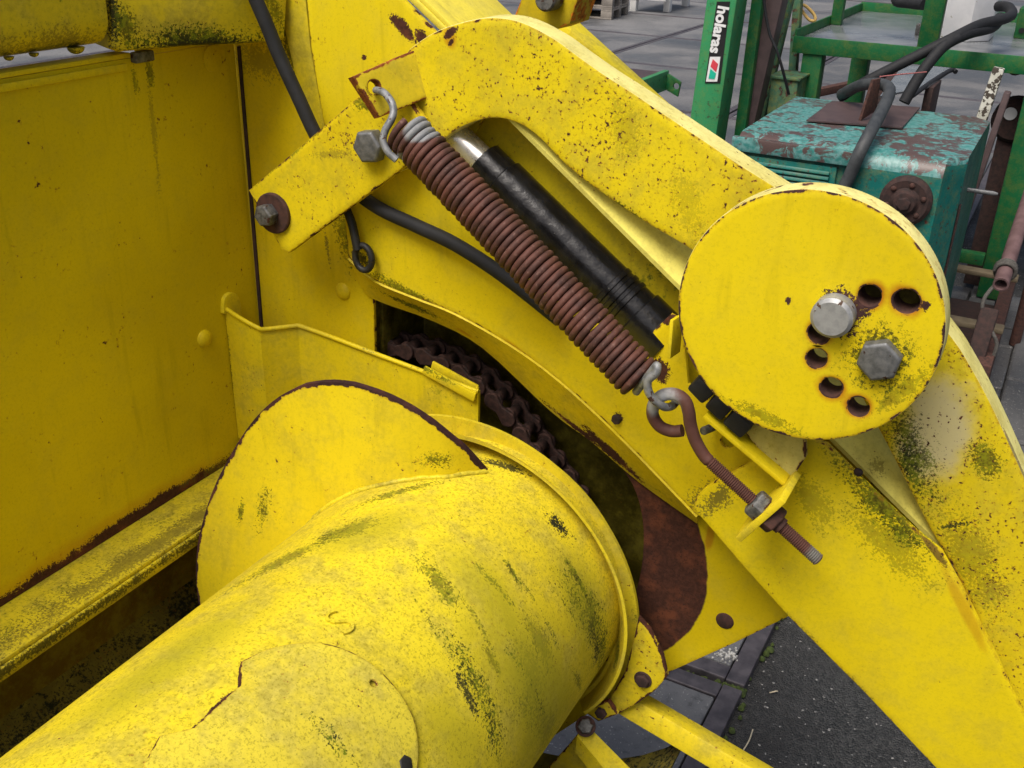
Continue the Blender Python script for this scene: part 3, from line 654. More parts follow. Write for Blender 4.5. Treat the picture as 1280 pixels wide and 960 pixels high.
def text_mesh(name, s, size, ext, mat, parent, Mw, off=0.0):
    cu = bpy.data.curves.new(name, 'FONT'); cu.body = s; cu.size = size; cu.extrude = ext; cu.align_x = 'CENTER'; cu.align_y = 'CENTER'; cu.offset = off; cu.resolution_u = 4
    o = bpy.data.objects.new(name, cu); C.objects.link(o); bpy.context.view_layer.update()
    me = bpy.data.meshes.new_from_object(o.evaluated_get(bpy.context.evaluated_depsgraph_get())); bpy.data.objects.remove(o)
    me.transform(Mw); me.materials.clear(); me.materials.append(mat); q = bpy.data.objects.new(name, me); link(q, parent); return q
pS = OD(426, 780); nS = Vector((pS.x - AX, 0, pS.z - AZ)).normalized(); ux = (OD(440, 788) - OD(412, 772)); ux = (ux - nS * ux.dot(nS)).normalized()
MS = Matrix((ux, nS.cross(ux), nS)).transposed().to_4x4() @ Matrix.Rotation(rad(80), 4, 'Z'); MS.translation = pS - nS * .001
text_mesh('embossed_letter', 'S', .046, .0034, m_drum, au, MS, -.0006)

# ------------------------------------------------------------------ lower arm (channel and front plate)
la = thing('lower_arm', 'broad yellow channel arm sloping down below the round perforated disc', 'machine arm', P(1150, 950, .96))
YA = .930
m_arm = paint('yellow_arm_face', (.75, .57, .010), chips=.23, moss=.12, dust=.12, grime=.25, seed=103, edge=.25, stains=[
    seg('moss', (1050, 575), (1160, 690), .022, .85, YA), seg('moss', (1080, 640), (1150, 720), .03, .45, YA), seg('orange', (1172, 695), (1235, 820), .008, .4, YA), seg('rust', (1150, 665), (1185, 710), .004, .8, YA),
    seg('dirt', (880, 640), (915, 605), .014, .9, YA), seg('moss', (1000, 600), (1030, 650), .02, .4, YA), seg('dirt', (985, 770), (1150, 945), .006, .6, YA)])
arm_pts = [(p.x, p.y) for p in cr([(884, 655), (869, 636), (873, 618), (892, 603)], 4)] + [(930, 582), (1000, 545), (1034, 556), (1090, 612), (1140, 660), (1177, 690), (1205, 740), (1245, 820), (1282, 897), (1330, 1010), (1365, 1130), (1378, 1300), (1330, 1305), (1290, 1120), (1225, 1020), (1170, 960), (1080, 865), (985, 770), (925, 703)]
plate('arm_plate', arm_pts, PYp(YA), .006, m_arm, la)
m_fl = paint('toplit_flange', (.80, .70, .20), chips=.22, moss=.10, dust=.45, grime=.3, seed=107, edge=0, stains=[seg('moss', (660, 172), (850, 362), .003, .8, .955), seg('dirt', (1090, 580), (1100, 590), .01, .6, .98)])  # up-facing flange lightened in its colour, as if lit from above
bm = bmesh.new(); fr_ = []
for k in range(13):
    x, y = 600 + 582 * k / 12, 108 + 580 * k / 12; p_, q_ = P(x, y, .966), P(x + 54, y - 52, 1.030)
    dn = Vector((-.0035, .001, -.0035)); fr_.append([bm.verts.new(v) for v in (p_, q_, q_ + dn, p_ + dn)])
for A, B in zip(fr_, fr_[1:]):
    for k in range(4): bm.faces.new((A[k], A[(k + 1) % 4], B[(k + 1) % 4], B[k]))
bm.faces.new(fr_[0]); bm.faces.new(fr_[-1][::-1]); bmesh.ops.recalc_face_normals(bm, faces=bm.faces); obj('top_flange', bm, m_fl, la)
m_web = paint('shaded_web', (.70, .53, .012), chips=.28, moss=.25, dust=.1, grime=.4, seed=111, edge=0, stains=[seg('moss', (1040, 565), (1160, 680), .015, .9, 1.0)])
plate('channel_web', [(545, 150), (600, 100), (680, 150), (1190, 640), (1210, 690), (1120, 760), (800, 520), (560, 240)], PYp(1.012), .005, m_web, la, edge=0)
af = P(1322, 1285, .96); box('arm_foot', (af.x - .02, .925, 0), (af.x + .07, 1.0, af.z), m_arm, la, .004)
# spring bracket
m_gus = paint('greyed_gusset', (.50, .43, .16), chips=.3, moss=.35, dust=.6, grime=.6, seed=115, edge=.5)
plate('gusset', [(930, 540), (948, 520), (1006, 545), (1007, 572), (988, 602), (968, 585)], PYp(.906), .008, m_gus, la)
bar('bracket_strip', P(884, 515, .900), P(984, 599, .900), .024, .005, m_cover, la, EY, .001)
bar('bracket_edge', P(846, 396, .935), P(842, 444, .93), .030, .004, m_yel, la, EY, .001)
e0 = P(885, 575, .862); e1 = P(1024, 701, .862); ed = (e1 - e0).normalized(); en = P(957, 640, .862)
es = EY.cross(ed).normalized()
bm = bmesh.new(); bm_box(bm, en + EY * .014 + es * .002, ed, EY, es, .0035, .030, .034, .001); obj('bolt_lug', bm, m_brk, la)
turned('pin', P(893, 533, .946), Vector((-.3, -1, .1)), [(0, .0045), (.02, .0045), (.021, .004)], m_bolt_old, la, 16)
dome('rivet', P(1073, 590, .93), -EY, .0045, .003, m_rust_dark, la)
pc = [P(x, y, .905) for x, y in ((872, 470), (893, 492), (915, 512), (940, 534))]
for p, q in zip(pc, pc[1:]):
    d = (q - p); bar('rubber_pad', p + d * .04, q - d * .04, .034, .020, m_pad, la, EY, .003)

# ------------------------------------------------------------------ hydraulic cylinder
hc_ = thing('hydraulic_cylinder', 'oily black hydraulic cylinder with short chromed rod behind the rusty spring', 'cylinder', P(700, 300, .96))
c0 = P(546, 146, .988); c1 = P(832, 426, .985); cd = (c1 - c0).normalized(); cL = (c1 - c0).length
turned('rod', c0, cd, [(0, .0165), (cL * .5, .0165)], m_chrome, hc_, 32)
pb = cL * .205
turned('barrel', c0 + cd * pb, cd, [(0, .023), (.001, .0245), (.030, .0245), (.032, .0270), (cL - pb, .0270)], m_blackpaint, hc_, 40)
for k in range(3): turned('barrel_ring', c0 + cd * (cL * .76 + .011 * k), cd, [(0, .0265), (.0015, .0285), (.0065, .0285), (.008, .0265)], m_blackpaint, hc_, 40)
turned('base_cap', c0 + cd * (cL * .88), cd, [(0, .0268), (.002, .030), (cL * .13, .030)], m_blackpaint, hc_, 40)

# ------------------------------------------------------------------ goose-neck arm, disc, link
YG = .960; la2 = thing('lift_arm', 'thick yellow goose-neck arm speckled with dark rust chips', 'machine arm', P(900, 300, YG))
gn_out = [(478, 190), (488, 120), (505, 72), (520, 55), (550, 37), (590, 25), (620, 22), (652, 28), (690, 47), (722, 70), (756, 94), (792, 117), (820, 136), (850, 156), (880, 176), (920, 203), (950, 222), (990, 247), (1060, 290), (1130, 350), (1190, 422), (1212, 456), (1237, 502), (1264, 560), (1300, 645), (1330, 740), (1350, 880), (1364, 1020), (1374, 1160), (1372, 1310)]
gn_in = [(1318, 1312), (1308, 1160), (1290, 1030), (1262, 920), (1230, 810), (1196, 720), (1163, 662), (1132, 602), (1100, 540), (1060, 470), (1000, 410), (930, 357), (862, 311), (800, 274), (750, 240), (708, 207), (678, 176), (655, 158), (632, 149), (610, 148), (588, 154), (570, 163), (548, 180), (520, 205), (500, 215)]
gpx = [(p.x, p.y) for p in cr(gn_out, 4)] + [(p.x, p.y) for p in cr(gn_in, 4)]
PG = PYp(YG)
m_goose = paint('chipped_yellow_gooseneck', (.76, .585, .014), chips=.64, chipscale=215, clusw=.22, specks=.9, moss=.08, dust=.18, grime=.35, seed=121, edge=.32, stains=[
    seg('orange', (560, 40), (565, 58), .009, .6, YG), seg('rust', (557, 46), (568, 37), .0035, 1, YG), seg('rust', (562, 56), (566, 50), .0025, 1, YG), seg('moss', (770, 130), (790, 190), .02, .28, YG), seg('moss', (850, 220), (870, 290), .02, .25, YG), seg('moss', (705, 215), (850, 310), .006, .9, YG),
    seg('pale', (1185, 480), (1160, 590), .040, .85, YG), seg('black', (1128, 540), (1142, 605), .014, .9, YG), seg('moss', (1125, 520), (1150, 615), .026, .8, YG), seg('black', (1172, 660), (1215, 652), .005, .95, YG), seg('moss', (1190, 640), (1240, 760), .03, .45, YG),
    seg('moss', (1225, 560), (1240, 590), .016, .8, YG), seg('orange', (1165, 665), (1250, 850), .010, .5, YG)])
m_goose_edge = paint('lit_worn_edge', (.80, .71, .33), chips=.36, moss=.05, dust=.5, grime=.3, seed=125, edge=0, stains=[seg('rust', (780, 98), (900, 180), .005, .8, YG + .003), seg('rust', (1240, 505), (1290, 630), .004, .7, YG + .003)])  # pale base paints bright sky light onto the edge faces; chips and rust are wear
plate('arm_plate', gpx, PG, .034, [m_goose, m_goose_edge], la2, bev=.002, edge=.007)
# bent tab with the spring hole
T = [P(512, 60, YG - .004), P(530, 126, YG - .004), P(474, 147, .886), P(441, 96, .886)]
tn = (T[1] - T[0]).cross(T[3] - T[0]).normalized(); tn = -tn if tn.dot(CAM - T[0]) < 0 else tn
plT = Plane(T[3], tn)
m_tab = paint('rusty_tab', (.76, .58, .03), chips=.42, moss=.1, dust=.3, grime=.4, seed=129, edge=.75, edgecol=(.16, .05, .012))
plate('spring_tab', [(441, 96), (474, 147), (540, 120), (575, 90), (540, 54), (500, 70)], plT, .011, m_tab, la2, holes=[((468, 109), .0075)])
# link bar
YL = .945; m_link = paint('yellow_link_bar', (.75, .575, .014), chips=.46, chipscale=230, specks=.6, moss=.12, dust=.12, grime=.4, seed=133, edge=.42, stains=[seg('moss', (440, 125), (470, 135), .010, .8, YL), seg('moss', (312, 236), (440, 128), .004, .7, YL), seg('dirt', (390, 195), (440, 190), .006, .5, YL)])
plate('link_bar', [(311, 238), (447, 122), (500, 112), (528, 150), (505, 208), (498, 214), (361, 316), (352, 312)], PYp(YL), .011, [m_link, m_link], la2)
hexhead('link_bolt', P(338, 267, YL - .004), -EY, .0140, .016, m_bolt_old, la2, .2)
turned('link_washer', P(343, 266, YL), -EY, [(0, .0255), (.004, .0255), (.005, .024)], m_rust, la2, 36)
hexhead('link_bolt', P(468, 181, YL), -EY, .0195, .017, m_bolt, la2, .15)
# disc
DC = Vector((-.165, .865, 1.256)); DR = .1170; YD = .865
pD = PYp(YD)
def dpx(x, y): return pD.at(x, y)
holes = [((1087, 370), .0096), ((1133, 377), .0106), ((1023, 417), .0092), ((1021, 448), .0090), ((1039, 484), .0092), ((1073, 509), .0094)]
st = []
for (c_, r_) in holes: p = dpx(*c_); st.append(('orange', p, EX, r_ * 1.75, r_ * 1.75, .95))
p = dpx(1044, 390); st += [('rust', p + Vector((.006, 0, .004)), EX, .021, .021, 1)]  # rust-coloured patch painted as the shadow behind the bolt head
p = dpx(1100, 449); st += [('black', p, EX, .027, .027, .8), ('moss', p, EX, .034, .034, .45)]
st += [seg('rust', (985, 373), (986, 378), .0035, 1, YD), seg('rust', (1155, 385), (1158, 378), .004, 1, YD), seg('moss', (1000, 540), (910, 500), .007, .6, YD), seg('moss', (1100, 510), (1170, 455), .010, .5, YD), seg('rust', (1112, 266), (1148, 294), .0035, .9, YD), seg('rust', (1150, 296), (1174, 336), .004, 1, YD), seg('rust', (1175, 338), (1187, 385), .0035, 1, YD)]
m_disc = paint('yellow_disc', (.77, .585, .010), chips=.23, moss=.06, dust=.05, grime=.12, seed=141, edge=.58, stains=st, edgecol=(.035, .017, .016))
m_disc_rim = paint('lit_worn_disc_rim', (.80, .71, .35), chips=.55, chipscale=70, moss=.05, dust=.5, grime=.3, seed=145, edge=0, edgecol=(.05, .024, .02))  # rim colour paled to stand for light falling on it; chips are rust
outer = [(DC.x + DR * math.cos(k * math.pi / 72), DC.z + DR * math.sin(k * math.pi / 72)) for k in range(144)]
hs = []
for c_, r_ in holes:
    p = dpx(*c_); hs.append([(p.x + r_ * math.cos(k * math.pi / 14), p.z + r_ * math.sin(k * math.pi / 14)) for k in range(28)])
bm = slab2d(outer, hs, .026, .0015, .0065); pl0 = Plane((0, YD, 0), (0, -1, 0)); uvw_to_world(bm, pl0); bm.normal_update()
for f in bm.faces:
    if abs(f.normal.y) < .6 and (Vector((f.calc_center_median().x - DC.x, f.calc_center_median().z - DC.z))).length > DR * .9: f.material_index = 1
for f in bm.faces:
    c_ = f.calc_center_median()
    if abs(f.normal.y) < .6 and Vector((c_.x - DC.x, c_.z - DC.z)).length < DR * .9: f.material_index = 2
disc = obj('pivot_disc', bm, [m_disc, m_disc_rim, m_rust], la2, 'round yellow disc with an arc of rusty holes and two bolts')
pb1 = dpx(1044, 391)
turned('bolt', pb1, -EY, [(0, .0182), (.0140, .0182), (.0170, .0150), (.0170, .0148)], m_zinc, disc, 30)
hexhead('bolt', dpx(1101, 447), -EY, .0192, .012, m_bolt, disc, .35)
pv = dpx(1106, 380); turned('hole_shade_backing', Vector((pv.x, YD + .0263, pv.z)), EY, [(0, .030), (YG - YD - .0266, .030)], m_dark, disc, 30)  # added dark backing that makes the right-hand disc holes look shaded

# ------------------------------------------------------------------ spring and eye bolt
sp = thing('tension_spring', 'long tightly wound rusty coil spring with grey top turns', 'spring', P(650, 320, .87))
s0 = P(506, 163, .874); s1 = P(802, 476, .864); sd_ = (s1 - s0).normalized(); sL = (s1 - s0).length
sa, sb = frame(sd_); NC = 48; wr = sL / NC * .492; rc = .0205
t = NT('rusty_spring_wire'); n1 = t.noise(45, 4, .6, 3); n2 = t.noise(190, 4, .7, 4)
col = t.mix(t.ramp(n1, .35, .65), (.050, .018, .013), (.105, .036, .024)); col = t.mix(t.ramp(n2, .55, .72), col, (.16, .080, .062))
for (pA, rl) in ((P(534, 150, .866), .018), (P(503, 196, .86), .006), (P(802, 478, .862), .007)):
    k = t.stain(pA, sd_, rl, rl * 1.7, n1, .35, .8); col = t.mix(k, col, t.mix(n2, (.13, .135, .14), (.31, .32, .33)))
t.l(col, t.b.inputs['Base Color']); t.b.inputs['Roughness'].default_value = .72; t.bump(t.math('ADD', n1, n2), .35, .001); m_spring = t.m
path = []
NP = NC * 26
for k in range(NP + 1):
    a_ = 2 * math.pi * k / 26 + 2.2; path.append(s0 + sd_ * (sL * k / NP + .0004 * math.sin(k / 26 * 2.3)) + (sa * math.cos(a_) + sb * math.sin(a_)) * (rc + .0004 * math.sin(k / 26 * 1.7) + .0003 * math.sin(k / 26 * 4.1)))
tube('coil', path, wr, m_spring, sp, 9)
hk = [P(470, 113, .905), P(471, 113, .893), P(480, 116, .880), P(489, 127, .872), P(492, 139, .868), P(489, 150, .862), P(482, 162, .857), P(479, 176, .853), P(485, 190, .852), P(496, 200, .854)]
tube('hook', cr(hk, 5), .0039, m_hook, sp, 10)
hk = [P(795, 490, .862), P(812, 468, .850), P(821, 457, .846), P(820, 466, .843), P(810, 476, .843), P(811, 490, .844), P(820, 502, .848), P(832, 509, .858), P(842, 506, .872), P(846, 498, .880)]
tube('hook', cr(hk, 5), .0042, m_hook, sp, 10)
eb = thing('eye_bolt', 'rusty threaded eye bolt hooked to the lower end of the coil spring', 'eye bolt', P(940, 620, .862))
t = NT('eye_bolt_steel'); n1 = t.noise(50, 4, .6, 7); n2 = t.noise(200, 3, .6, 8)
col = t.mix(n1, (.055, .020, .014), (.12, .045, .032))
k = t.stain(P(830, 504, .86), EX, .024, .024, n1, .8); col = t.mix(k, col, t.mix(n2, (.26, .27, .28), (.42, .43, .44)))
k = t.stain(P(1015, 692, .862), EX, .013, .013, n1, .8); col = t.mix(k, col, (.15, .145, .13))
t.l(col, t.b.inputs['Base Color']); t.b.inputs['Roughness'].default_value = .7; t.bump(n2, .4, .001); m_eye = t.m
eyep = [P(853, 538, .874), P(840, 539, .873), P(825, 533, .870), P(816, 519, .867), P(818, 504, .864), P(829, 494, .861), P(844, 493, .860), P(856, 501, .859), P(861, 515, .859), P(863, 530, .860), P(869, 550, .861), P(879, 568, .862), e0 + ed * .001]
tube('eye_shank', cr(eyep, 5), .0063, m_eye, eb, 14)
tl = (e1 - e0).length; prof = [(0, .0064)]; h = .003
while h < tl - .002: prof += [(h, .0052), (h + .0009, .0066), (h + .0014, .0066)]; h += .0022
prof += [(tl - .001, .006), (tl, .0045)]
turned('thread', e0, ed, prof, m_eye, eb, 20)
hexhead('nut', en - ed * .0035, -ed, .0150, .013, m_bolt_old, eb, .35)
hexhead('nut', en + ed * .0035, ed, .0150, .012, m_rust, eb, .1)
turned('washer', en + ed * .0155, ed, [(0, .0085), (.005, .0085)], m_rust, eb)

# ------------------------------------------------------------------ hose, chain
hp = [P(296, -60, .955), P(318, -5, .96), P(333, 30, .963), P(350, 72, .966), P(372, 120, .968), P(398, 175, .971), P(430, 225, .971), P(470, 258, .970), P(520, 282, .966), P(570, 306, .958), P(630, 345, .952), P(700, 400, .955)]
ho = tube('hydraulic_hose', cr(hp, 6), .0083, m_rubber, None, 16); tag(ho, 'black rubber hose passing behind the yellow link bar and under the spring', 'hose')
ch = thing('drive_chain', 'dark rusty roller chain inside the slot of the side panel', 'chain', P(600, 480, 1.06))
cp = cr([P(x, y, 1.068) for x, y in ((452, 432), (500, 432), (545, 444), (600, 474), (650, 528), (690, 585), (728, 645), (752, 705), (762, 770))], 12)
# resample at the pitch
pitch = .029; pts = [cp[0]]; acc = 0
for p, q in zip(cp, cp[1:]):
    L = (q - p).length; pos = 0
    while acc + (L - pos) >= pitch: pos += pitch - acc; acc = 0; pts.append(p.lerp(q, pos / L))
    acc += L - pos
bm = bmesh.new(); lathe(bm, Vector((0, -.013, 0)), EY, [(0, .0085), (.026, .0085)], 14); roll = bpy.data.meshes.new('roller'); bm.to_mesh(roll); bm.free(); roll.materials.append(m_chain)
for v in roll.polygons: v.use_smooth = True
ol = []
for k in range(9): ol.append((pitch / 2 + .0125 * math.cos(rad(-80 + 20 * k)), .0125 * math.sin(rad(-80 + 20 * k))))
ol.append((0, .0070))
for k in range(9): ol.append((-pitch / 2 + .0125 * math.cos(rad(100 + 20 * k)), .0125 * math.sin(rad(100 + 20 * k))))
ol.append((0, -.0070))
bm = slab2d(ol, [], .0045, .0012, 0); lk = bpy.data.meshes.new('link_plate'); bm.to_mesh(lk); bm.free(); lk.materials.append(m_chain)
for i, p in enumerate(pts):
    mt = Matrix.Translation(p); o = bpy.data.objects.new('roller', roll); o.matrix_world = mt; C.objects.link(o); o.parent = ch; o.matrix_parent_inverse = WM[ch.name].inverted()
    if i + 1 < len(pts):
        q = pts[i + 1]; d = (q - p).normalized(); mid = (p + q) / 2
        for off in ((-.013, .0175) if i % 2 else (-.018, .0225)):
            R3 = Matrix((d, d.cross(EY) * -1, -EY)).transposed().to_4x4()
            R3 = Matrix((d, (-EY).cross(d), -EY)).transposed().to_4x4(); R3.translation = mid + EY * off
            o = bpy.data.objects.new('link_plate', lk); o.matrix_world = R3; C.objects.link(o); o.parent = ch; o.matrix_parent_inverse = WM[ch.name].inverted()

# ------------------------------------------------------------------ things behind the arm at the top
m_top = paint('pale_yellow_top', (.78, .64, .09), chips=.2, moss=.05, dust=.4, grime=.2, seed=151, edge=.2)
rb = thing('rear_beam', 'pale yellow upper beam with flat top behind the goose-neck arm', 'machine beam', P(600, 60, 1.1))
p0 = P(480, -40, YS + .02); p1 = P(760, 230, YS + .02); d = (p1 - p0)
zt = P(540, 20, YS + .03)
bm = bmesh.new(); dd = d.normalized(); upn = EY.cross(dd); upn = upn if upn.z > 0 else -upn
bm_box(bm, (p0 + p1) / 2 + EY * .08 - upn * .004, dd, EY, upn, d.length / 2, .08, .004, .0015); obj('beam_top', bm, m_top, rb)
bm = bmesh.new(); bm_box(bm, (p0 + p1) / 2 + EY * .012 + upn * .003, dd, EY, upn, d.length / 2, .010, .003, .001); obj('flat_bar', bm, m_top, rb)
p0 = P(655, -60, 1.24); p1 = P(900, 170, 1.20)
p0 = P(690, -5, 1.22); p1 = P(905, 190, 1.22); dd = (p1 - p0).normalized(); upn = EY.cross(dd); upn = upn if upn.z > 0 else -upn
bm = bmesh.new(); bm_box(bm, (p0 + p1) / 2 - upn * .03 - EY * .02, dd, EY, upn, (p1 - p0).length / 2, .02, .03, .004); obj('rear_rail', bm, m_tube, rb)
m_br2 = paint('rust_streaked_bracket', (.55, .40, .012), chips=.3, moss=.15, grime=.4, seed=155, edge=.5, edgecol=(.30, .10, .012))
plate('top_bracket', [(642, 22), (668, -40), (735, -40), (712, 30), (690, 38)], PYp(1.06), .05, m_br2, rb)
turned('bracket_pin', P(692, -2, 1.058), -EY, [(0, .012), (.02, .012), (.022, .010)], m_bolt_old, rb)

# ================================================================== background machinery
GRN = (.010, .125, .042)
m_green = paint('green_paint', GRN, (.008, .095, .032), chips=.30, chipscale=60, moss=0, dust=0, grime=.25, seed=201, edge=0, rough=.38, halocol=(.03, .05, .03), specks=0, runs=.3, edgecol=(.04, .022, .018))
m_green_l = paint('light_green_paint', (.035, .26, .10), (.03, .20, .08), chips=.42, chipscale=45, moss=0, dust=0, grime=.25, seed=205, edge=0, rough=.4, halocol=(.03, .05, .03), specks=0, runs=.3, edgecol=(.05, .028, .022))
m_green_w = paint('worn_pale_green_paint', (.07, .17, .10), (.05, .13, .08), chips=.75, chipscale=30, moss=0, dust=.1, grime=.5, seed=209, edge=0, halocol=(.03, .05, .03), specks=0, runs=.3, edgecol=(.05, .028, .022))
m_teal = paint('flaking_teal_paint', (.007, .145, .125), (.006, .105, .095), chips=.56, chipscale=75, moss=0, dust=0, grime=.3, seed=213, edge=0, rough=.35, halocol=(.03, .05, .03), specks=0, runs=.3, edgecol=(.05, .024, .022))
t = NT('lit_worn_teal_top'); n1 = t.noise(22, 5, .72, 2, .8); n2 = t.noise(60, 4, .6, 3); n3 = t.noise(5, 2, .5, 4)
col = t.mix(t.ramp(n2, .35, .65), (.028, .18, .165), (.13, .29, .28)); col = t.mix(t.ramp(t.math('ADD', n1, t.math('MULTIPLY_ADD', n3, .7, -.35)), .46, .56), col, (.080, .050, .046)); t.l(col, t.b.inputs['Base Color']); t.b.inputs['Roughness'].default_value = .4; t.bump(n1, .3, .003); m_tealtop = t.m  # lighter teal paints the light on the top faces; brown flakes are rust
m_brown = plain('brown_rusty_plate', (.055, .035, .036), (.085, .055, .055), 20, .55, 0, .2)
m_tray = plain('wet_grey_tray', (.12, .13, .14), (.20, .21, .22), 6, .22, 0, .1)
m_white = plain('dirty_white_paint', (.62, .63, .65), (.75, .75, .76), 9, .4, 0, .1, spots=(.30, .28, .2), spotth=.68, spotscale=25)
m_wood = plain('grey_pallet_wood', (.17, .15, .13), (.30, .27, .235), 8, .8, 0, .3, rand=.3)
m_wwood = plain('white_painted_wood', (.62, .62, .60), (.78, .78, .76), 7, .6, 0, .2)
m_blk = plain('black_print', (.010, .010, .011), (.014, .014, .015), 30, .4, 0, 0)
m_wprint = plain('white_print', (.72, .73, .72), (.78, .78, .78), 30, .4, 0, 0)
m_red = plain('red_print', (.62, .05, .07), (.66, .06, .08), 30, .4, 0, 0)
m_gprint = plain('green_print', (.01, .42, .27), (.012, .46, .30), 30, .4, 0, 0)

# lettered green mast
YP = 4.15
ms = thing('green_mast', 'green steel mast with black and white lettered sticker', 'machine mast', (P(862, 150, YP).x, YP, 0))
q0 = P(883, 0, YP); q1 = P(862, 150, YP); w_ = P(921, 0, YP).x - q0.x
ax = (q0 - q1).normalized(); base = q1 - ax * (q1.z / ax.z); topp = q0 + ax * .5
ctr = lambda z: base + ax * (z / ax.z) + EX * (w_ / 2) + EY * .075
bm = bmesh.new(); A_, B_ = ctr(0.0), ctr(topp.z); bm_box(bm, (A_ + B_) / 2, ax, EY, ax.cross(EY), (B_ - A_).length / 2, .075, w_ / 2, .008); obj('mast_post', bm, m_green_l, ms)
pm = PYp(YP - .003)
sxl = [pm.uv(pm.at(x, y)) for x, y in ((896, 3), (912, 2), (899, 103), (882, 103))]
def quad(name, pts, Y, mat, parent, t=.0015):
    return plate(name, pts, PYp(Y), t, mat, parent, bev=0, edge=0)
stk = quad('sticker', [(896, 2), (912.5, 2), (900, 104), (881, 104)], YP - .003, m_blk, ms)
quad('sticker_panel', [(887.5, 71), (900.5, 71), (896.5, 102), (882.5, 102)], YP - .005, m_wprint, stk)
quad('red_bar', [(891, 74), (897.5, 80), (895, 90), (888, 83)], YP - .007, m_red, stk)
quad('green_bar', [(888, 86), (895, 92), (893, 99), (885.5, 98)], YP - .007, m_gprint, stk)
ta, tb_ = P(904.5, 5, YP - .005), P(892.5, 69, YP - .005); td = (tb_ - ta).normalized()
MT = Matrix((td, (-EY).cross(td), -EY)).transposed().to_4x4(); MT.translation = (ta + tb_) / 2
text_mesh('lettering', 'holaras', .062, .001, m_wprint, stk, MT, .0022)
# rusty beam, worn green posts beside it
def leaning(name, a0, a1, a2, Y, dep, mat, label, cat, ztop=None):
    """leaning post: a0,a1 left/right px at the top of the picture, a2 left px lower; carried down to the ground"""
    q0, q1, q2 = P(*a0, Y), P(*a1, Y), P(*a2, Y); ax = (q0 - q2).normalized(); bs = q2 - ax * (q2.z / ax.z); tp = q0 + ax * (.35 if ztop is None else ztop); wd = (q1.x - q0.x)
    bm = bmesh.new(); o_ = EX * wd / 2 + EY * dep / 2; bm_box(bm, (bs + tp) / 2 + o_, ax, EY, ax.cross(EY), (tp - bs).length / 2, dep / 2, wd / 2, .005)
    o = obj(name, bm, mat, None); return tag(o, label, cat)
leaning('rusty_beam', (957, 0), (978, 0), (926, 140), 4.40, .10, m_brown, 'leaning brown rusty beam beside the lettered green mast', 'beam')
leaning('worn_post', (981, 0), (990, 0), (953, 120), 4.62, .05, m_green_w, 'thin worn pale green post right behind the rusty beam', 'post')
leaning('worn_post', (991, 0), (1001, 0), (985, 90), 4.80, .05, m_green_w, 'worn pale green upright with brown patches beside the green table', 'post')
leaning('dark_green_post', (939, 0), (953, 0), (930, 70), 4.36, .06, m_green, 'dark green narrow post between the mast and the rusty beam', 'post')
wb = thing('green_box', 'small worn green steel box behind the teal housing', 'box', (P(980, 120, 4.55).x, 4.55, 0))
zt = P(985, 100, 4.5).z; x0, x1 = P(964, 100, 4.5).x, P(998, 100, 4.5).x
box('box_body', (x0, 4.5, 0), (x1, 4.68, zt), m_green_w, wb, .005); box('box_lid', (x0 - .01, 4.49, zt), (x1 + .01, 4.69, zt + .012), m_green_w, wb, .003)
cb_ = tube('black_cable', cr([P(954, -10, 4.34), P(957, 18, 4.34), P(962, 42, 4.34), P(966, 52, 4.34), P(972, 66, 4.34), P(979, 90, 4.36), P(986, 118, 4.40)], 5), .006, m_rubber, None, 8); tag(cb_, 'thin black cable hanging in front of the rusty beam', 'cable')
cord = tube('yellow_cord', cr([P(998, 2, 4.9), P(1003, 14, 4.9), P(1012, 25, 4.9), P(1019, 25, 4.9), P(1016, 16, 4.9), P(1003, 6, 4.88), P(998, 20, 4.86), P(1000, 40, 4.86)], 5), .007, plain('pale_cord', (.55, .36, .10), (.62, .42, .14), 30, .6), None, 8); tag(cord, 'looped pale orange cord beside the green table', 'cord')

# green table
tbz = 1.02; FL = G(992, 46, tbz); BLk = G(1080, 11, tbz); TX0 = FL.x; TX1 = .45; TY0 = FL.y; TY1 = BLk.y
tbl = thing('green_table', 'green steel table with raised rim and wet grey top', 'table', ((TX0 + TX1) / 2, (TY0 + TY1) / 2, 0))
box('table_top', (TX0 + .012, TY0 + .012, tbz - .016), (TX1 - .012, TY1 - .012, tbz - .010), m_tray, tbl, .001)
for lo, hi in (((TX0, TY0, tbz - .065), (TX1, TY0 + .010, tbz + .004)), ((TX0, TY1 - .010, tbz - .05), (TX1, TY1, tbz + .035)), ((TX0, TY0 + .011, tbz - .05), (TX0 + .010, TY1 - .011, tbz + .03)), ((TX1 - .01, TY0 + .011, tbz - .05), (TX1, TY1 - .011, tbz + .03))): box('rim', lo, hi, m_green, tbl, .003)
lx = P(1002, 80, TY0 + .02).x
for x, y, ww in ((lx, TY0 + .011, .085), (P(1068, 80, TY1).x, TY1 - .12, .09), (P(1262, 250, TY0 + .06).x - .04, TY0 + .06, .10), (.30, TY1 - .12, .09)):
    box('leg', (x, y, 0), (x + ww, y + ww, tbz - .0165), m_green, tbl, .006)
xr = P(1262, 250, TY0 + .06).x
box('stretcher', (lx + .085, TY0 + .03, P(1205, 315, TY0 + .03).z - .05), (xr - .041, TY0 + .08, P(1205, 315, TY0 + .03).z), m_green, tbl, .004)
pq = P(1160, 54, TY0 + .05)
box('upright', (P(1150, 40, TY0 + .05).x, TY0 + .03, tbz - .0095), (P(1150, 40, TY0 + .05).x + .078, TY0 + .09, tbz + .75), m_green, tbl, .005)
box('upright', (P(1040, 20, 5.3).x, 5.28, tbz - .0095), (P(1040, 20, 5.3).x + .05, 5.33, tbz + .55), m_green, tbl, .005)
cn = thing('white_canister', 'dirty white angular canister standing on the green table', 'canister', (P(1208, 45, 5.0).x, 5.0, tbz - .01))
cx0 = G(1166, 48, tbz - .01); cx1 = G(1238, 50, tbz - .01)
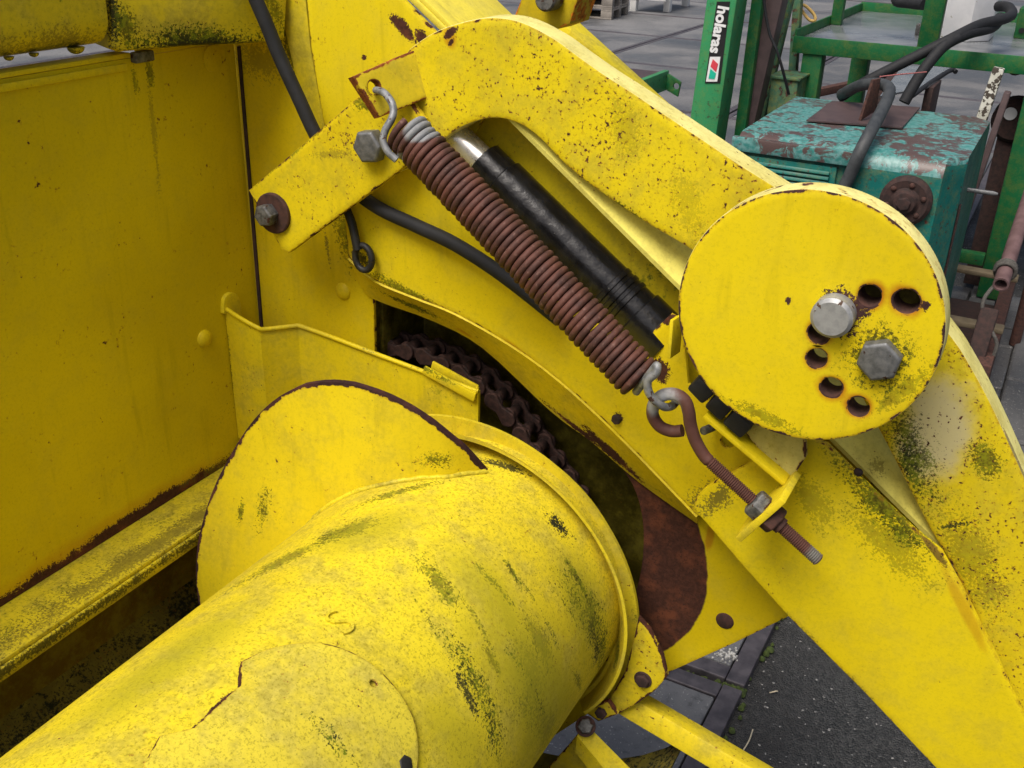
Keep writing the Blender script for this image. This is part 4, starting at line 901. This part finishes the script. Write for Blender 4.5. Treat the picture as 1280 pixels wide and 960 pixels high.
bm = bmesh.new(); hexp = [(cx0.x, cx0.y), (cx0.x + (cx1.x - cx0.x) * .65, cx0.y - .04), (cx1.x, cx0.y + .06), (cx1.x, cx0.y + .26), (cx0.x + .04, cx0.y + .28)]
lo_ = [bm.verts.new((x, y, tbz - .0098)) for x, y in hexp]; hi_ = [bm.verts.new((x, y, tbz + .42)) for x, y in hexp]; nn = len(hexp)
for k in range(nn): bm.faces.new((lo_[k], lo_[(k + 1) % nn], hi_[(k + 1) % nn], hi_[k]))
bm.faces.new(lo_[::-1]); bm.faces.new(hi_); bmesh.ops.recalc_face_normals(bm, faces=bm.faces); bmesh.ops.bevel(bm, geom=list(bm.edges), offset=.008, segments=2, affect='EDGES', profile=.5); obj('canister_body', bm, m_white, cn)
hl = P(1173, 27, cx0.y); turned('slot_hole', Vector((hl.x, cx0.y - .018, hl.z)), -EY, [(0, .012), (.004, .012)], m_blk, cn)
gb = thing('green_valve_block', 'green steel block with bolt hole at the end of the table', 'block', (.1, 5.0, tbz - .01))
bx = G(1266, 48, tbz - .01); box('block_body', (bx.x, bx.y, tbz - .0098), (bx.x + .2, bx.y + .14, tbz + .12), m_green, gb, .006)
hl = P(1277, 38, bx.y); turned('bolt_hole', Vector((hl.x, bx.y - .003, hl.z)), -EY, [(0, .012), (.004, .012)], m_blk, gb)
nt = thing('hex_fitting', 'small dark hexagonal fitting on the table tray beside the green upright', 'fitting', G(1150, 42, tbz - .01))
hexhead('fitting_body', G(1149, 44, tbz - .0095), EZ, .022, .05, m_bolt_old, nt)
h1 = tube('thick_hose', cr([P(1140, -20, 5.0), P(1120, 0, 4.95), P(1138, 4, 4.9), P(1155, 6, 4.85)], 5), .022, m_rubber, None, 12); tag(h1, 'short black hose end behind the green upright', 'hose')
zz = 4.45
h2 = tube('thick_hose', cr([P(1247, 8, 5.05), P(1260, 9, 5.0), P(1265, 18, 4.9), P(1254, 24, 4.75), P(1225, 31, 4.6), P(1190, 48, zz), P(1150, 68, zz - .05), P(1110, 88, zz - .1), P(1075, 106, zz - .12), P(1050, 122, zz - .1)], 6), .021, m_rubber, None, 12); tag(h2, 'black hydraulic hose draped over the table edge, the longer of two', 'hose')
h3 = tube('thick_hose', cr([P(1250, 22, 4.85), P(1240, 34, 4.70), P(1210, 42, 4.52), P(1182, 56, 4.42), P(1160, 80, 4.36), P(1145, 102, 4.33), P(1130, 128, 4.30)], 6), .022, m_rubber, None, 12); tag(h3, 'black hydraulic hose bending steeply down behind the teal housing', 'hose')

# teal housing
TZ = .85; tf = 3.42
th_ = thing('teal_housing', 'rust-flaked teal sheet metal engine housing with side louvre and round rusty cap', 'housing', (-.63, 3.8, 0))
X0, X1 = P(922, 165, tf).x, P(1182, 205, tf).x; YBk = 4.25
# profile in Y,Z with rounded front top edge, swept along X, right end chamfered
profl = [(tf, .05), (tf, TZ - .075)] + [(tf + .07 - .07 * math.cos(rad(k)), TZ - .075 + .075 * math.sin(rad(k))) for k in range(15, 91, 15)] + [(YBk - .06, TZ + .005), (YBk, TZ - .03), (YBk, .05)]
bm = bmesh.new(); xs = [(X0, 0), (X1, 0), (X1 + .055, 1)]; rows = []
for x, ch_ in xs:
    rows.append([bm.verts.new((x, max(y, tf + .10 * ch_) if y < YBk - .1 else y - .06 * ch_, z - (.0 * ch_))) for y, z in profl])
nn = len(profl)
for A, B in zip(rows, rows[1:]):
    for k in range(nn):
        f = bm.faces.new((A[k], A[(k + 1) % nn], B[(k + 1) % nn], B[k]))
bm.faces.new(rows[0][::-1]); bm.faces.new(rows[-1]); bmesh.ops.recalc_face_normals(bm, faces=bm.faces); bm.normal_update()
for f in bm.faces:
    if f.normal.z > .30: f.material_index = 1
obj('housing_body', bm, [m_teal, m_tealtop], th_, None, 24)
# overhanging top edge on the left part above the louvre
bar('top_lip', Vector((X0 - .01, tf - .010, TZ - .030)), Vector((X0 + .40, tf - .010, TZ - .030)), .026, .046, m_tealtop, th_, EY, .004)
lv0, lv1 = P(935, 205, tf - .012), P(1032, 250, tf - .012)
fr = box('louvre_frame', (lv0.x - .07, tf - .014, lv1.z - .09), (lv1.x + .02, tf - .002, TZ - .064), m_teal, th_, .004)
for k in range(8):
    z = TZ - .086 - k * .017; bar('louvre_slat', Vector((lv0.x - .05, tf - .020, z)), Vector((lv1.x, tf - .020, z)), .012, .012, m_teal, fr, Vector((0, 1, -.5)), .002)
cpx = P(1133, 250, tf); turned('round_cap', cpx, -EY, [(0, .080), (.02, .080), (.03, .068), (.028, .045), (.032, .040), (.048, .032), (.05, .02)], m_rust_dark, th_, 36)
for k in range(6): dome('cap_bolt', cpx - EY * .029 + EX * (.056 * math.cos(k * 1.047 + .3)) + EZ * (.056 * math.sin(k * 1.047 + .3)), -EY, .009, .008, m_rust, th_)
hexhead('cap_nut', cpx - EY * .0495, -EY, .022, .012, m_rust_dark, th_, .3)
pl_ = [G(1008, 150, TZ + .012), G(1040, 126, TZ + .012), G(1150, 134, TZ + .012), G(1128, 159, TZ + .012)]
prism('cover_sheet', pl_, .005, m_brown, th_)
yf = G(1080, 150, TZ + .012).y
plate('lifting_fin', [(1076, 151), (1096, 138), (1101, 98), (1092, 100), (1084, 125)], Plane((G(1084, 148, TZ + .012).x, yf, 0), (1, -.45, 0)), .010, m_rust, th_, edge=0)
box('side_trim', (X1 + .0555, tf + .12, .08), (X1 + .062, tf + .14, TZ - .16), m_rust_dark, th_, .002)
turned('side_rod', P(1208, 237, tf + .35), EX, [(0, .008), (.085, .008), (.10, .004)], m_bolt, th_, 12)
box('support_foot', (X0 + .02, tf + .03, 0), (X0 + .12, YBk - .05, .0495), m_rust_dark, th_, .004); box('support_foot', (X1 - .12, tf + .03, 0), (X1 - .02, YBk - .05, .0495), m_rust_dark, th_, .004)
h4 = tube('flat_hose', cr([P(1052, 118, 4.22), P(1075, 107, 4.05), P(1100, 105, 3.95), P(1112, 113, 3.85), P(1104, 135, 3.70), P(1088, 165, 3.46), P(1075, 190, tf - .03), P(1062, 220, tf - .03), P(1050, 245, tf - .03), P(1035, 290, tf - .03)], 6), .021, plain('dusty_grey_hose', (.028, .032, .036), (.055, .06, .064), 30, .6), None, 12); tag(h4, 'dusty grey hose hanging over the front of the teal housing', 'hose')
tw = tube('red_twine', cr([P(1100, 96, 4.0), P(1125, 93, 4.1), P(1158, 90, 4.2)], 4), .0025, plain('red_twine', (.38, .12, .12), (.45, .16, .15), 30, .7), None, 6); tag(tw, 'thin red twine strung from the fin on the teal housing', 'twine')

# low rusty frame, wooden bars, pipe and rope at the right
rf = thing('steel_pallet_frame', 'low dark rusty steel frame with wooden cross bars beside the teal housing', 'frame', (-.2, 4.0, 0))
fx0, fx1 = -.42, -.085
box('frame_side', (fx1, 3.55, .0), (fx1 + .05, 4.55, .16), m_rust, rf, .004); box('frame_side', (fx0, 3.55, 0), (fx0 + .05, 4.55, .16), m_rust, rf, .004)
box('frame_floor', (fx0 + .051, 3.60, .012), (fx1 - .001, 4.55, .03), m_rust_dark, rf, .002)
m_bw = plain('weathered_bar', (.11, .085, .05), (.18, .14, .085), 20, .75)
for px, py in ((1215, 340), (1208, 405)):
    g = G(px, py, .165); box('cross_bar', (fx0 - .005, g.y - .03, .1605), (fx1 + .055, g.y + .03, .20 - .02), m_bw, rf, .004)
rp = thing('rusty_pipe', 'open-ended pinkish rusty pipe tied with rope above the rusty frame', 'pipe', P(1250, 362, 3.75))
pp0, pp1 = P(1251, 356, 3.72), P(1290, 235, 4.5); pd = (pp1 - pp0).normalized()
m_pink = plain('pink_rusty_pipe', (.10, .055, .055), (.16, .095, .095), 25, .7)
bm = bmesh.new(); lathe(bm, pp0, pd, [(.05, .015), (0, .020), (0, .026), ((pp1 - pp0).length, .026)], 20, True); obj('pipe_body', bm, m_pink, rp)
turned('pipe_post', Vector((pp0.x + .09, pp0.y + .5, .0)), EZ, [(0, .02), (max(.1, pp0.z + .12), .02)], m_rust, rp)
ap0, ap1 = P(1238, 385, 3.70), P(1212, 470, 3.60)
ra = bar('rusty_drawbar', ap0, Vector((ap1.x, ap1.y, 0.03)), .06, .05, m_rust_dark, None, EX, .008); tag(ra, 'rusty steel drawbar leaning below the open pipe end', 'drawbar')
m_rope = plain('grey_rope', (.055, .05, .045), (.10, .095, .085), 120, .85, 0, .6)
rpth = []
rc_ = pp0 + pd * .09; s_, u_ = frame(pd)
for k in range(40):
    a_ = k / 39 * 2 * math.pi * 2.4; rpth.append(rc_ + pd * (.03 * k / 39) + (s_ * math.cos(a_) + u_ * math.sin(a_)) * .034)
rpth += cr([rpth[-1], P(1232, 370, 3.70), P(1230, 395, 3.68), P(1240, 415, 3.66), P(1246, 430, 3.66), P(1242, 445, 3.66)], 5)[1:]
ro = tube('rope', rpth, .007, m_rope, None, 8); tag(ro, 'grey rope wound round the pipe with a hanging loop', 'rope')

# leaning white beam, plates beyond the table
leaning('white_beam', (1242, 82), (1257, 82), (1223, 138), 4.45, .05, plain('peeling_white_beam', (.40, .40, .34), (.58, .58, .52), 14, .6, spots=(.05, .04, .03), spotth=.50, spotscale=45), 'peeling white beam leaning under the green table', 'beam', -.01)
leaning('brown_beam', (1256, 112), (1265, 112), (1238, 165), 4.40, .05, m_brown, 'short brown beam standing beside the peeling white beam', 'beam', -.01)
gp = thing('grey_sheet', 'wet grey steel sheet with dark curved hook lying under the table', 'sheet', (-.6, 5.4, .5))
gz = .50; a1_, a2_, a3_, a4_ = G(1128, 82, gz), G(1195, 84, gz), G(1160, 108, gz), G(1100, 120, gz)
prism('sheet_plate', [a1_, a2_, a3_, a4_], .012, m_tray, gp)
tube('hook', cr([G(1195, 90, gz), G(1188, 88, gz + .01), G(1165, 102, gz), G(1140, 120, gz)], 5), .016, m_rubber, gp, 8)
box('sheet_trestle', (a3_.x - .3, a3_.y + .05, 0), (a3_.x - .25, a3_.y + .4, gz - .0125), m_rust_dark, gp, .003); box('sheet_trestle', (a3_.x - .02, a3_.y + .05, 0), (a3_.x + .03, a3_.y + .4, gz - .0125), m_rust_dark, gp, .003)
rbm = bar('rusty_rail', G(1010, 118, .42), G(1150, 88, .46), .05, .05, m_rust, None, EZ, .004); tag(rbm, 'brown rusty rail resting behind the teal housing under the table', 'rail')
dr = thing('dark_hub', 'dark machine hub with pale centre under the end of the table', 'hub', P(1262, 150, 4.9))
hb0 = P(1270, 146, 4.95); turned('hub_drum', hb0, -EY, [(0, .09), (.10, .09), (.12, .075)], m_rust_dark, dr, 30); turned('hub_face', P(1263, 142, 4.829), -EY, [(0, .026), (.006, .026)], m_white, dr, 24)
turned('hub_knob', P(1271, 82, 4.75), -EY, [(0, .035), (.03, .035), (.045, .02)], m_rust, dr, 18)
box('hub_stand', (hb0.x - .05, hb0.y - .09, 0), (hb0.x + .05, hb0.y - .01, hb0.z - .05), m_rust_dark, dr, .004)

# low green trailer drawbar with brown plate
dw = thing('green_trailer_corner', 'low green trailer corner with rusty brown deck and hooked end plate', 'trailer', (-2.3, 6.5, 0))
dz0 = .42; fe = G(830, 90, dz0); ne = G(790, 122, dz0)
box('deck', (fe.x - 1.0, ne.y - .6, dz0 - .03), (fe.x - .011, fe.y, dz0), m_brown, dw, .003)
box('side_rail', (fe.x - .01, ne.y - .6, dz0 - .12), (fe.x + .03, fe.y + .02, dz0 + .012), m_green_l, dw, .004)
for yl in (ne.y - .5, fe.y - .12): box('leg', (fe.x - .07, yl, 0), (fe.x - .0105, yl + .07, dz0 - .0305), m_green, dw, .004); box('leg', (fe.x - .95, yl, 0), (fe.x - .89, yl + .07, dz0 - .0305), m_green, dw, .004)
plate('hook_plate', [(831, 92), (836, 93), (851, 103), (847, 121), (832, 112)], PYp(fe.y - .02), .02, m_green, dw, holes=[((845, 108), .022)], edge=0)

# pallets and white crate table far behind
plt0 = G(733, 22); 
def pallet(loc, rz, label):
    root = thing('pallet', label, 'pallet', loc, None)
    R_ = Matrix.Translation(loc) @ Matrix.Rotation(rz, 4, 'Z')
    def pc_(name, lo, hi):
        bm = bmesh.new(); lo = Vector(lo); hi = Vector(hi); bm_box(bm, (lo + hi) / 2, EX, EY, EZ, *((hi - lo) / 2), .003); bm.transform(R_); obj(name, bm, m_wood, root)
    for y in (-.4, -.05, .3): pc_('bottom_board', (-.6, y, 0), (.6, y + .1, .022))
    for y in (-.4, -.05, .3):
        for x in (-.6, -.07, .455): pc_('block', (x, y, .0225), (x + .145, y + .1, .10))
    for x in (-.6, -.07, .455): pc_('stringer', (x, -.4, .1005), (x + .145, .4, .122))
    for k in range(5): pc_('deck_board', (-.6, -.4 + .165 * k, .1225), (.6, -.4 + .165 * k + .14, .144))
pc0 = G(757, 26); rz = .12
cpos = Vector((pc0.x - .62, pc0.y + .45, 0))
for k in range(3): pallet((cpos.x, cpos.y, k * .1445), rz, ['weathered grey pallet at the bottom of the stack on the concrete yard', 'weathered grey pallet in the middle of the stack on the yard', 'topmost weathered grey pallet of the stack on the yard'][k])
wt = thing('white_crate', 'white painted slatted crate on short legs beside the pallet stack', 'crate', G(820, 14))
c_a = G(790, 14); 
for k, (px, py) in enumerate(((790, 14), (832, 15))):
    g = G(px, py); box('leg', (g.x - .04, g.y, 0), (g.x + .05, g.y + .10, .30), m_wwood, wt, .004)
g2 = G(855, 8); box('leg', (g2.x - .04, g2.y, 0), (g2.x + .05, g2.y + .10, .30), m_wwood, wt, .004)
for k in range(3): box('side_slat', (c_a.x - .06, c_a.y - .012, .16 + .14 * k), (G(834, 15).x + .06, c_a.y - .001, .28 + .14 * k), m_wwood, wt, .003)
box('crate_floor', (c_a.x - .05, c_a.y + .001, .3005), (G(834, 15).x + .05, c_a.y + 1.1, .32), m_wwood, wt, .003)
bp = G(716, 25); bpo = box('blue_post', (bp.x - .06, bp.y, 0), (bp.x + .04, bp.y + .1, 1.2), plain('blue_grey_paint', (.06, .09, .15), (.08, .12, .19), 20, .5), None, .004); tag(bpo, 'blue-grey square post beside the pallet stack', 'post')

# straw and moss on the paving
m_straw = plain('dry_straw', (.42, .36, .24), (.55, .48, .34), 40, .7)
for k, (q0, q1, lb) in enumerate((((925, 944), (941, 912), 'pale dry straw stalk lying beside the steel slab edge'), ((962, 866), (972, 864), 'short dry straw bit on the dark asphalt'))):
    g0, g1 = G(*q0, -.022 if k else -.020), G(*q1, -.018); tag(tube('straw', cr([g0, (g0 + g1) / 2 + Vector((.004, 0, .004)), g1], 4), .0016, m_straw, None, 6), lb, 'straw')
m_mossy = plain('joint_moss', (.03, .05, .01), (.08, .11, .02), 150, .9, 0, .8, dist=.004)
bm = bmesh.new()
for k in range(150):
    along = random.random()
    if k < 110: c = Vector((JX - .01 - 1.2 * along ** 1.6, JY + random.gauss(0, .004), -.020))
    else: c = Vector((JX + random.gauss(0, .004), JY + random.uniform(-.4, .5), -.020))
    r = random.uniform(.004, .011); lathe(bm, c, EZ, [(0, r), (r * .6, r * .8), (r * random.uniform(.9, 1.6), r * .3)], 7)
mo_ = obj('joint_moss', bm, m_mossy, None, smooth=80); tag(mo_, 'dark green moss growing along the joint between steel edged slabs', 'moss', kind='stuff')
bm = bmesh.new(); wc = G(908, 818, .002)
for k in range(60):
    c = wc + Vector((random.gauss(0, .013), random.gauss(0, .012), 0)); r = random.uniform(.0015, .004); lathe(bm, c, EZ, [(-.003, r), (r * .5, r), (r * .9, r * .4)], 6)
gr = obj('pale_grit', bm, plain('pale_grit', (.40, .39, .36), (.55, .54, .50), 200, .8), None); tag(gr, 'small patch of pale grit on the slab edge', 'grit', kind='stuff')
